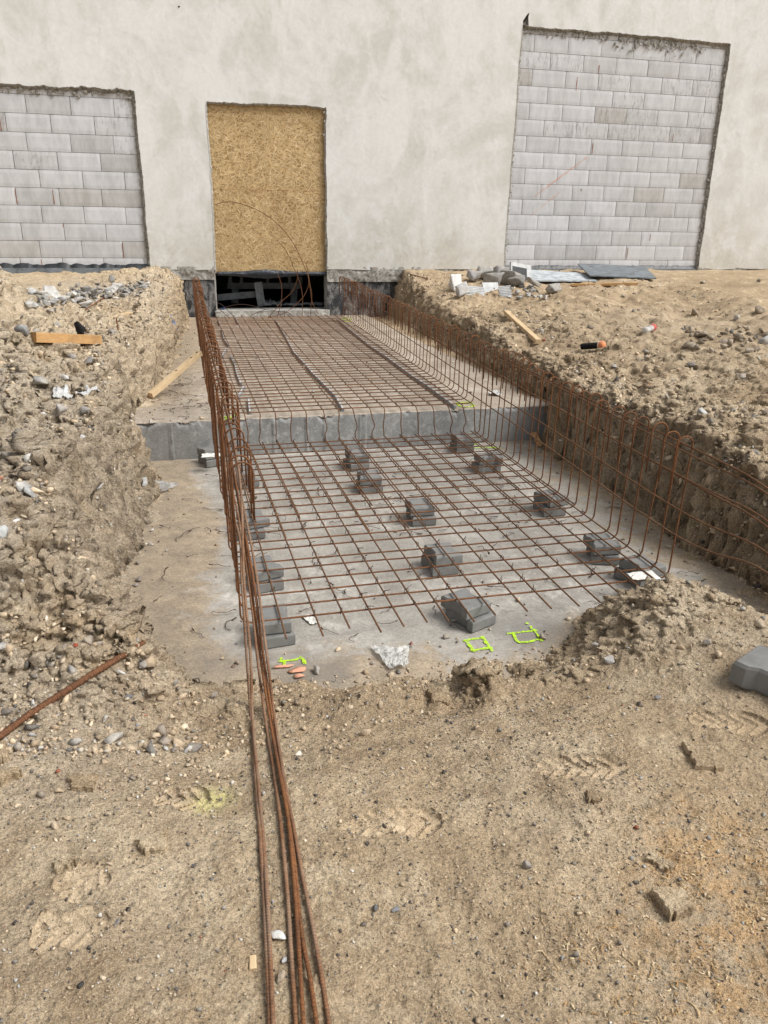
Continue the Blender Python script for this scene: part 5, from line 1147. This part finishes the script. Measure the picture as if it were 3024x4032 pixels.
for (x, y, r, col, lab, nm, cat) in [(590, 520, .032, (.30, .27, .23), 'rounded brown stone beside the front paver stack', 'stone', 'stone'), (665, 545, .02, (.31, .29, .27), 'small stone right of the rounded one by the front paver stack', 'stone', 'stone'), (835, 158, .02, (.25, .22, .19), 'brown stone on the floor under the near rebar mat', 'stone', 'stone'), (668, 190, .014, (.22, .19, .17), 'dark pebble on the floor behind the front paver stack', 'pebble', 'pebble'),
        (1565, 585, .035, (.5, .48, .45), 'left white stone of the touching pair on the sand', 'stone', 'stone'), (1655, 675, .040, (.52, .50, .48), 'right white stone of the touching pair on the sand', 'stone', 'stone'), (800, 708, .009, (.5, .47, .43), 'tiny pale pebble right of the cracked clod', 'pebble', 'pebble'), (1222, 920, .013, (.38, .4, .42), 'bluish grey pebble on the right foreground sand', 'pebble', 'pebble'), (625, 1075, .011, (.13, .12, .13), 'dark pebble below the flat crust plate', 'pebble', 'pebble'), (938, 1125, .014, (.1, .1, .1), 'black and white stone on the foreground sand', 'stone', 'stone')]:
    chunk(x, y, c7, r, col, lab, cat, nm)
c8 = (2024, 2200, 1.659)
for (x, y, r, col, lab, nm, cat) in [(1490, 335, .025, (.42, .42, .41), 'pale stone on the far slope of the sand mound', 'stone', 'stone'), (1255, 555, .032, (.42, .39, .35), 'pale lump at the foot of the sand mound', 'stone', 'stone'), (875, 505, .016, (.35, .27, .18), 'knobbly brown clod on the front slope of the sand mound', 'clod', 'clod'), (935, 915, .02, (.36, .35, .34), 'grey stone above the boot print at the right', 'stone', 'stone'), (820, 958, .022, (.09, .08, .075), 'dark burnt looking clod on the right sand', 'clod', 'clod')]:
    chunk(x, y, c8, r, col, lab, cat, nm)
cF = (900, 2800, 1.508); cG = (1924, 2800, 1.508); cL = (0, 2800, 1.508)
for (x, y, r, col, lab, crp, nm, cat, fl) in [(298, 1345, .030, (.56, .58, .58), 'bright white stone lying between the long bars', cF, 'stone', 'stone', .6), (332, 1480, .015, (.40, .39, .38), 'grey stone below the bright white one between the bars', cF, 'stone', 'stone', .7), (262, 1135, .008, (.35, .36, .4), 'bluish pebble between the long bars', cF, 'pebble', 'pebble', .6), (870, 1175, .018, (.15, .155, .155), 'dark grey angular stone in the middle foreground', cF, 'stone', 'stone', .6),
        (990, 1178, .020, (.17, .18, .19), 'flat slate grey stone right of the angular one', cF, 'stone', 'stone', .25), (1168, 1095, .009, (.27, .24, .22), 'small brown pebble in the middle foreground', cF, 'pebble', 'pebble', .8), (735, 952, .008, (.6, .58, .52), 'small cream pebble in the middle foreground', cF, 'pebble', 'pebble', .6), (1610, 112, .012, (.2, .2, .2), 'dark and pale stone near the middle boot prints', cF, 'stone', 'stone', .7),
        (310, 1590, .022, (.42, .34, .25), 'sandy clod wedged between the long bars', cF, 'clod', 'clod', .5), (1440, 1690, .009, (.08, .08, .08), 'small black pebble at the lower edge', cF, 'pebble', 'pebble', .6),
        (225, 935, .023, (.34, .31, .29), 'round grey pebble standing proud on the right sand', cG, 'pebble', 'pebble', .95), (240, 995, .009, (.35, .35, .34), 'little grey pebble under the round one', cG, 'pebble', 'pebble', .7), (112, 1275, .012, (.22, .19, .17), 'brown pebble in the right foreground', cG, 'pebble', 'pebble', .8), (525, 1452, .012, (.14, .13, .13), 'dark pebble in the right foreground', cG, 'pebble', 'pebble', .8), (428, 1470, .011, (.3, .3, .3), 'grey pebble just left of the dark one', cG, 'pebble', 'pebble', .8), (778, 1378, .012, (.16, .15, .14), 'dark oval pebble by the wood shavings', cG, 'pebble', 'pebble', .6),
        (375, 215, .016, (.38, .28, .18), 'brown clod in a hollow of the left foreground', cL, 'clod', 'clod', .8), (450, 230, .014, (.5, .4, .28), 'pale clod right of the hollow in the left foreground', cL, 'clod', 'clod', .8), (825, 100, .014, (.33, .33, .33), 'grey pebble on the left sand near the bars', cL, 'pebble', 'pebble', .6), (1330, 1175, .009, (.35, .35, .35), 'small angular grey pebble left of the bars', cL, 'pebble', 'pebble', .8), (735, 1120, .008, (.15, .17, .17), 'dark pebble in the left foreground', cL, 'pebble', 'pebble', .7), (700, 1250, .018, (.2, .19, .18), 'flat dark stone set in the left foreground sand', cL, 'stone', 'stone', .15)]:
    chunk(x, y, crp, r, col, lab, cat, nm, 3, fl)
# crust plates
def plate(px4, th, label, crp, mat='soil', name='crust_plate', cat='crust plate', lift=.0, up=(0, 0, 0, 0)):
    P = [G(x, y, crp)+[0, 0, lift+u_] for (x, y), u_ in zip(px4, up)]; rim_ = []; n = 9; N4 = len(P)
    for i in range(N4):
        for k in range(n):
            t = k/n; q = P[i]*(1-t)+P[(i+1) % N4]*t; rim_.append(q+np.array([rs.normal()*.0035, rs.normal()*.0035, rs.normal()*.001]))
    R_ = np.array(rim_); c = R_.mean(0); m_ = len(R_); ins = c+(R_-c)*.93; V = np.vstack([R_-[0, 0, .01], R_+[0, 0, th*1.], ins+[0, 0, th*1.25], c+(R_-c)*.5+[0, 0, th*1.3], (c+[0, 0, th*1.25])[None]])
    F = [[q*m_+i, q*m_+(i+1) % m_, (q+1)*m_+(i+1) % m_, (q+1)*m_+i] for q in range(3) for i in range(m_)]+[[3*m_+i, 3*m_+(i+1) % m_, 4*m_] for i in range(m_)]
    return tagp(mesh(name, V, F, M[mat], smooth=False), label, cat)
plate([(1150, 210), (1225, 345), (1390, 362), (1340, 285), (1250, 215)], .014, 'pointed dry crust plate on the right sand below the boot print', cG)
plate([(952, 1085), (1080, 1255), (1200, 1215), (1150, 1090), (1010, 1020)], .018, 'largest dry crust plate beside the wood shavings at the right', cG, lift=.003)
plate([(932, 890), (1045, 962), (1115, 930), (960, 850)], .010, 'small dry crust plate just above the largest one', cG)
plate([(583, 490), (588, 545), (668, 528), (625, 488)], .010, 'small angular crust piece on the sand right of the middle boot print', cG)
plate([(815, 795), (850, 865), (1000, 835), (985, 720), (850, 745)], .016, 'pale crusted clod with a hole in the left foreground', cL)
plate([(472, 870), (510, 950), (622, 952), (598, 850)], .014, 'flat crust plate leaning on the cracked clod at the pit edge', c7)
plate([(310, 930), (330, 965), (420, 920), (470, 880), (440, 845)], .012, 'long thin pair of brown crust pieces above the star shaped print', cL)
plate([(-20, 250), (-20, 320), (48, 305), (40, 200), (-10, 190)], .02, 'upper brown flat stone piece at the left frame edge', cL)
plate([(-20, 390), (-20, 450), (120, 400), (128, 375), (40, 340)], .02, 'lower brown flat stone piece at the left frame edge', cL)
plate([(400, 400), (420, 470), (560, 480), (570, 400)], .012, 'pale cracked crust on the left foreground sand', cL)
plank('wood_chip', (143, 1460), (145, 1540), .016, .006, 'timber', 'small pale wood chip left of the long bars', 'wood chip', crp=cF)
# broken slabs and ribbed polystyrene pieces on the right bank
def ribbed(px, py, crp, size, rot, label, cat='insulation piece', rz=.2, mat='polys', lift=.0, ribs=True):
    p = G(px, py, crp); W_, L, T_ = size; n = int(L/.005); V = []; xs_ = np.linspace(-L/2, L/2, n)
    for i, x in enumerate(xs_):
        zt = T_+(.006*math.sin(x*2*math.pi/.026) if ribs else 0); sk = .02*vn2(np.array([x*18]), np.array([px*1.]), 4)[0]
        V += [(-(-W_/2+sk), x, 0), (-(W_/2+sk*.7), x, 0), (-(W_/2+sk*.7), x, zt), (-(-W_/2+sk), x, zt)]
    F = [[4*i+q, 4*i+(q+1) % 4, 4*i+4+(q+1) % 4, 4*i+4+q] for i in range(n-1) for q in range(4)]+[[0, 1, 2, 3][::-1], [4*n-4, 4*n-3, 4*n-2, 4*n-1]]
    o = mesh('insulation_board', V, F, M[mat]); o.location = tuple(p+[0, 0, lift]); o.rotation_euler = rot; return tagp(o, label, cat)
for (x, y, r, ez, col, lab) in [(815, 235, .27, (.95, .35, .8), (.62, .62, .61), 'large pale concrete slab piece leaning at the left of the broken heap'), (1000, 165, .19, (1, .8, .9), (.33, .325, .31), 'grey rounded concrete piece behind the ribbed panel'), (1100, 150, .2, (.9, .8, 1.), (.30, .30, .295), 'tall grey concrete piece near the top of the broken heap'), (1165, 205, .22, (1, .8, .8), (.34, .33, .31), 'big grey concrete piece in the middle of the broken heap'),
        (860, 272, .13, (.7, .5, 1.1), (.52, .52, .51), 'pale upright shard in front of the broken heap'), (1460, 262, .14, (1, .8, .8), (.34, .335, .32), 'separate grey concrete lump right of the broken heap'), (1400, 300, .08, (1.3, .6, .6), (.5, .5, .49), 'pale flat shard right of the broken heap'), (930, 185, .14, (1, .8, .8), (.36, .35, .34), 'grey piece between the leaning slab and the ribbed panel'),
        (1215, 215, .15, (1, .7, .8), (.28, .275, .26), 'dark grey concrete piece under the tarred board'), (1050, 205, .17, (1, .6, .9), (.31, .305, .29), 'grey concrete piece behind the plain white board'), (1330, 215, .12, (1, .8, .6), (.38, .37, .35), 'low grey concrete piece in front of the pale sheet')]:
    chunk(x, y, c5, r, col, lab, 'concrete piece', 'concrete_piece', 5, 1., ez=ez, sink=.12, k=.2)
ribbed(935, 262, c5, (.34, .26, .04), (.95, .1, .12), 'white ribbed panel standing in the middle of the broken heap', lift=-.02)
ribbed(1142, 268, c5, (.17, .30, .04), (.95, -.1, -.25), 'smaller white ribbed panel right of the large ribbed one', lift=-.02)
ribbed(1050, 238, c5, (.26, .22, .04), (.9, 0, .1), 'plain white board between the two ribbed panels', lift=.0, ribs=False)
p = G(1240, 185, c5); v1, f1 = box_geo(0, 0, .13, .42, .035, .30, eul(-.3, .15, .3)); v2, f2 = box_geo(-.03, -.028, .13, .30, .008, .2, eul(-.3, .15, .3))
e = empty('coated_board', tuple(p)); tagp(e, 'white board with a black tarred face at the right end of the broken heap', 'board'); mesh('board_body', v1, f1, M['polys'], e); mesh('tarred_face', v2, f2, M['bitumen'], e)
for i in range(40):
    x = cl_.uniform(1160, 1380); y = 210+cl_.uniform(0, 95)-(x-1160)*.05
    chunk(x, y, c5, min(max(cl_.lognormal(math.log(.03), .35), .016), .06), [(.42, .42, .41), (.30, .30, .29), (.52, .52, .5), (.24, .235, .23)][cl_.integers(4)], 'small grey rubble lump spilled right of the ribbed panels', 'rubble lump', 'rubble_lump', 5, .7, 'rubble spilled from the broken heap', k=.2, nr=cl_, cuts=9, sink=.1)
# bank stones on the right
for (x, y, r, col, lab, nm, cat) in [(180, 520, .075, (.36, .335, .30), 'round grey stone at the lower end of the yellow timber', 'stone', 'stone'), (195, 565, .035, (.38, .13, .08), 'red brick bit at the lower end of the yellow timber', 'brick_bit', 'brick bit'), (365, 525, .035, (.35, .31, .26), 'small stone right of the red brick bit', 'stone', 'stone'), (330, 455, .05, (.33, .3, .26), 'grey stone left of the middle of the right bank', 'stone', 'stone'), (500, 485, .06, (.27, .23, .18), 'brown stone in the middle of the right bank', 'stone', 'stone'),
        (518, 592, .03, (.42, .38, .32), 'pale stone behind the black torch', 'stone', 'stone'), (1450, 430, .075, (.48, .46, .42), 'whitish stone on the dark clods at the far right', 'stone', 'stone'), (1640, 590, .10, (.34, .34, .33), 'large grey stone at the right frame edge', 'stone', 'stone'), (1370, 590, .08, (.34, .29, .235), 'brown boulder left in the dark clods at the far right', 'stone', 'stone'), (1530, 655, .075, (.35, .30, .24), 'brown boulder in front of the dark clods at the far right', 'stone', 'stone'), (1200, 525, .06, (.3, .25, .2), 'brown stone at the left rim of the dark clods', 'stone', 'stone'), (1100, 495, .035, (.3, .29, .28), 'grey stone left of the dark clods', 'stone', 'stone'),
        (655, 745, .045, (.42, .42, .40), 'pale grey stone on the brink behind the hooks', 'stone', 'stone'), (1150, 735, .06, (.22, .21, .21), 'dark flat stone on the crusty right bank', 'stone', 'stone'), (1230, 1050, .055, (.46, .47, .46), 'pale grey stone low on the crusty right bank', 'stone', 'stone'), (1005, 945, .05, (.34, .31, .27), 'grey stone in the crusty right bank face', 'stone', 'stone'), (1490, 815, .05, (.34, .30, .26), 'brown pointed stone on the crusty right bank', 'stone', 'stone'), (885, 858, .02, (.38, .14, .07), 'small red brick crumb on the crusty right bank', 'brick_bit', 'brick bit'), (715, 280, .05, (.38, .35, .3), 'pale stone in front of the orange batten', 'stone', 'stone'), (580, 243, .035, (.3, .27, .23), 'small stone below the orange batten', 'stone', 'stone'), (1230, 195, .08, (.38, .33, .26), 'tan slab of stone near the wall at the far right', 'stone', 'stone'), (1600, 180, .06, (.3, .29, .27), 'grey stones near the wall at the frame edge', 'stone', 'stone')]:
    chunk(x, y, cR, r, col, lab, cat, nm)
for i in range(46):
    chunk(cl_.uniform(1120, 1650), cl_.normal()*60+560, cR, min(max(cl_.lognormal(math.log(.04), .4), .02), .085), [(.27, .22, .165), (.22, .18, .135), (.32, .27, .21)][cl_.integers(3)], 'dark brown soil clod in the heap at the far right of the bank', 'clod', 'clod', 2, .7, 'dark clods on the right bank', k=.35, nr=cl_)
# torch and bottle
def lathe(prof, n=20):
    V = [(x, r_*math.cos(a), r_*math.sin(a)) for x, r_ in prof for a in np.arange(n)*2*math.pi/n]
    F = [[q*n+i, q*n+(i+1) % n, (q+1)*n+(i+1) % n, (q+1)*n+i] for q in range(len(prof)-1) for i in range(n)]+[list(range(n))[::-1], list(range((len(prof)-1)*n, len(prof)*n))]; return V, F
def lying(name, a, b, crp, lift, label, cat):
    A_ = G(*a, crp); B_ = G(*b, crp); e = empty(name, tuple((A_+B_)/2+[0, 0, lift])); d_ = B_-A_; d_[2] = d_[2]*.5
    e.rotation_euler = Vector(d_).to_track_quat('X', 'Z').to_euler(); return tagp(e, label, cat), np.linalg.norm(B_-A_)
e, L = lying('torch', (440, 650), (585, 612), cR, .045, 'black ribbed torch with an orange end cap lying on the right bank', 'torch')
prof = [(-L*.5, .012), (-L*.5, .022)]
for i in range(12): x = -L*.48+i*L*.062; prof += [(x, .030), (x+L*.02, .030), (x+L*.026, .026), (x+L*.05, .026)]
prof += [(L*.31, .033)]
V, F = lathe(prof); mesh('grip', V, F, M['blackcloth'], e); V, F = lathe([(L*.31, .034), (L*.33, .038), (L*.43, .039), (L*.48, .034), (L*.515, .022), (L*.525, .005)]); mesh('orange_cap', V, F, mat_simple('dusty_orange_plastic', (.70, .27, .12), .6, .2, 30), e, smooth=True)
V, F = lathe([(L*.285, .036), (L*.315, .039)]); mesh('pale_ring', V, F, M['paper'], e)
e, L = lying('drink_bottle', (850, 530), (925, 490), cR, .035, 'clear crushed bottle with a red label and dark cap on the right bank', 'bottle')
V, F = lathe([(-L*.5, .005), (-L*.5, .03), (-L*.42, .036), (-L*.2, .031), (-L*.05, .036), (L*.1, .034), (L*.28, .034), (L*.38, .016), (L*.43, .013)]); V = [(x, y, z*(1-.25*math.exp(-(x+L*.2)**2/(.02*L*L+1e-4)))) for x, y, z in V]; mesh('bottle_body', V, F, M['clear'], e, smooth=True)
V, F = lathe([(L*.02, .0355), (L*.04, .0365), (L*.24, .0365), (L*.26, .0355)]); mesh('red_label', V, F, mat_simple('red_label', (.42, .08, .06), .5), e, smooth=True)
V, F = lathe([(L*.42, .015), (L*.50, .015), (L*.51, .012)]); mesh('bottle_cap', V, F, M['blackcloth'], e, smooth=True)
# wires at the doorway
def wire(pts, Ys, label, r=.0048, thick=None):
    P = [aty(*crop(x, y, 750, 1000, 2.37), Y) for (x, y), Y in zip(pts, Ys)]; P = resample(catmull(P, .03), .03)
    return tagp(tube('bent_wire', P, r, M['rust_t' if r > .0046 else 'wire'], seg=6), label, 'wire', None)
to = lambda x, y: ((x/.548611-750)*2.37, (y/.548611-1000)*2.37)
wire([to(463, 442), to(490, 436), to(520, 440), to(560, 456), to(595, 480), to(630, 520), to(655, 570), (1105, 250), (1065, 380), (990, 465), (880, 548), (720, 598)], [-.03, -.05, -.08, -.1, -.12, -.15, -.2, -.24, -.25, -.25, -.25, -.26], 'longest bent rod arching across the board and down to the mat')
wire([to(597, 517), to(620, 545), to(636, 583), (1000, 215), (1030, 300), (1045, 400), (1045, 500), (1040, 605)], [-.1, -.12, -.16, -.2, -.22, -.22, -.22, -.22], 'second rod curving down over the lower board')
wire([(812, 188), (835, 240), (850, 300), (852, 380), (845, 460), (825, 540), (805, 605)], [-.2]*7, 'short rod rising in front of the middle of the cellar opening')
wire([(997, 140), (1000, 190), (993, 250), (950, 350), (850, 445), (795, 515), (725, 595)], [-.2]*7, 'rod leaning from lower left to upper right before the cellar')
wire([(1080, 80), (1092, 140), (1108, 250), (1122, 370), (1135, 445), (1165, 510), (1200, 565)], [-.15, -.17, -.2, -.2, -.2, -.2, -.2], 'rod with a kinked foot right of the cellar middle')
wire([(1105, 255), (1130, 350), (1130, 420), (1124, 500), (1120, 605)], [-.18]*5, 'straight rod in front of the right trestle post')
wire([(205, 418), (250, 450), (300, 480), (350, 530), (410, 590)], [-.05, -.1, -.14, -.2, -.25], 'upper of two dark wires slanting down at the left jamb', .0045)
wire([(255, 505), (310, 550), (372, 608)], [-.08, -.15, -.25], 'lower of two dark wires slanting down at the left jamb', .0045)
wire([(200, 530), (300, 505), (400, 478), (480, 470), (560, 480), (700, 515), (820, 535), (900, 545), (945, 570), (970, 602)], [-.1]*9+[-.2], 'thin dark wire lying in waves along the door sill', .004)
wire([(700, 515), (640, 540), (580, 565), (560, 585), (555, 605)], [-.1, -.12, -.16, -.18, -.2], 'short curved wire hanging off the door sill', .0045)
wire([(875, 520), (878, 600)], [-.15, -.2], 'tiny upright pin in front of the sill middle', .004); wire([(1218, 550), (1218, 600)], [-.15, -.2], 'tiny upright pin in front of the sill right end', .004)
# scraps of tie wire on the floors
shapes = []
for q in range(7):
    P = [np.zeros(3)]; a = 0
    for i in range(7): a += rs.normal()*.45; P.append(P[-1]+[.013*math.cos(a), .013*math.sin(a), rs.normal()*.003])
    P = np.array(P); P[:, 2] = np.abs(P[:, 2])+.003; V, F, cp, uv = tube_geo(catmull(P, .008), .0013, 4); vk, fk, ck, _ = tube_geo(P[-2:]+np.array([[0, .004, 0], [0, -.004, 0]]), .003, 4)
    nV = len(V); me_ = mesh('wire_scrap', np.vstack([V, vk]), F.tolist()+[[i+nV for i in g_] for g_ in fk.tolist()], M['wire']); shapes.append(me_)
cnt = 0
def wplace(x, y, z, s=1.):
    global cnt
    if cnt < 7: o = shapes[cnt]
    else: o = bpy.data.objects.new('wire_scrap', shapes[cnt % 7].data); link(o)
    o.location = (x, y, z); o.rotation_euler = (0, 0, rs.uniform(0, 6.3)); o.scale = (s, s, 1); tagp(o, 'thin dark scrap of bent tie wire dropped on the concrete floor', 'wire scrap', 'wire scraps on the concrete'); cnt += 1
while cnt < 210:
    if rs.random() < .72: x, y, z = rs.uniform(-4.15, -1.3), rs.uniform(-10.35, -7.2), Z_LO+.002
    else: x, y, z = rs.uniform(-4.2, -3.7), rs.uniform(-7.0, -5.0), Z_UP+.002
    if pit_dist(np.array([x]), np.array([y]))[0] < -.04: wplace(x, y, z, rs.uniform(.7, 1.8))
# wood shavings
n = 2300; c0 = P1; parts = []
sx = np.r_[rs.normal(c0[0]+.08, .13, n//2), rs.normal(P2[0]+.05, .10, n//4), rs.normal(c0[0]-.28, .1, n//4)]; sy = np.r_[rs.normal(c0[1]-.03, .13, n//2), rs.normal(P2[1]-.05, .12, n//4), rs.normal(c0[1]+.0, .1, n//4)]
VV = []; FF = []; CC = []; q = 0
for x, y in zip(sx, sy):
    if x > -1.9 or vn2(np.array([x*13.]), np.array([y*13.]), 3)[0] < .0-.25*rs.random(): continue
    L = rs.lognormal(math.log(.0095), .5); a = rs.uniform(0, 6.3); w_ = rs.uniform(.0007, .0018); z = surf(x, y)+.002; bend = rs.normal()*.9
    pts = []
    for t in (-.5, -.17, .17, .5): aa = a+bend*t; pts.append((x+L*t*math.cos(aa), y+L*t*math.sin(aa), z+.004*(.25-t*t)*rs.uniform(0, 3)))
    nx_1, ny_1 = -math.sin(a)*w_, math.cos(a)*w_
    for p_ in pts: VV += [(p_[0]+nx_1, p_[1]+ny_1, p_[2]), (p_[0]-nx_1, p_[1]-ny_1, p_[2]+w_*.8)]
    FF += [[q+2*i, q+2*i+1, q+2*i+3, q+2*i+2] for i in range(3)]; q += 8
    c_ = np.array([(.52, .37, .19), (.40, .24, .10), (.62, .50, .31), (.45, .35, .22)][rs.integers(4)])*rs.uniform(.7, 1.1); CC += [c_]*8
tagp(mesh('wood_shavings', VV, FF, M['stone'], attr=dict(tint=('POINT', np.array(CC)))), kind='stuff')
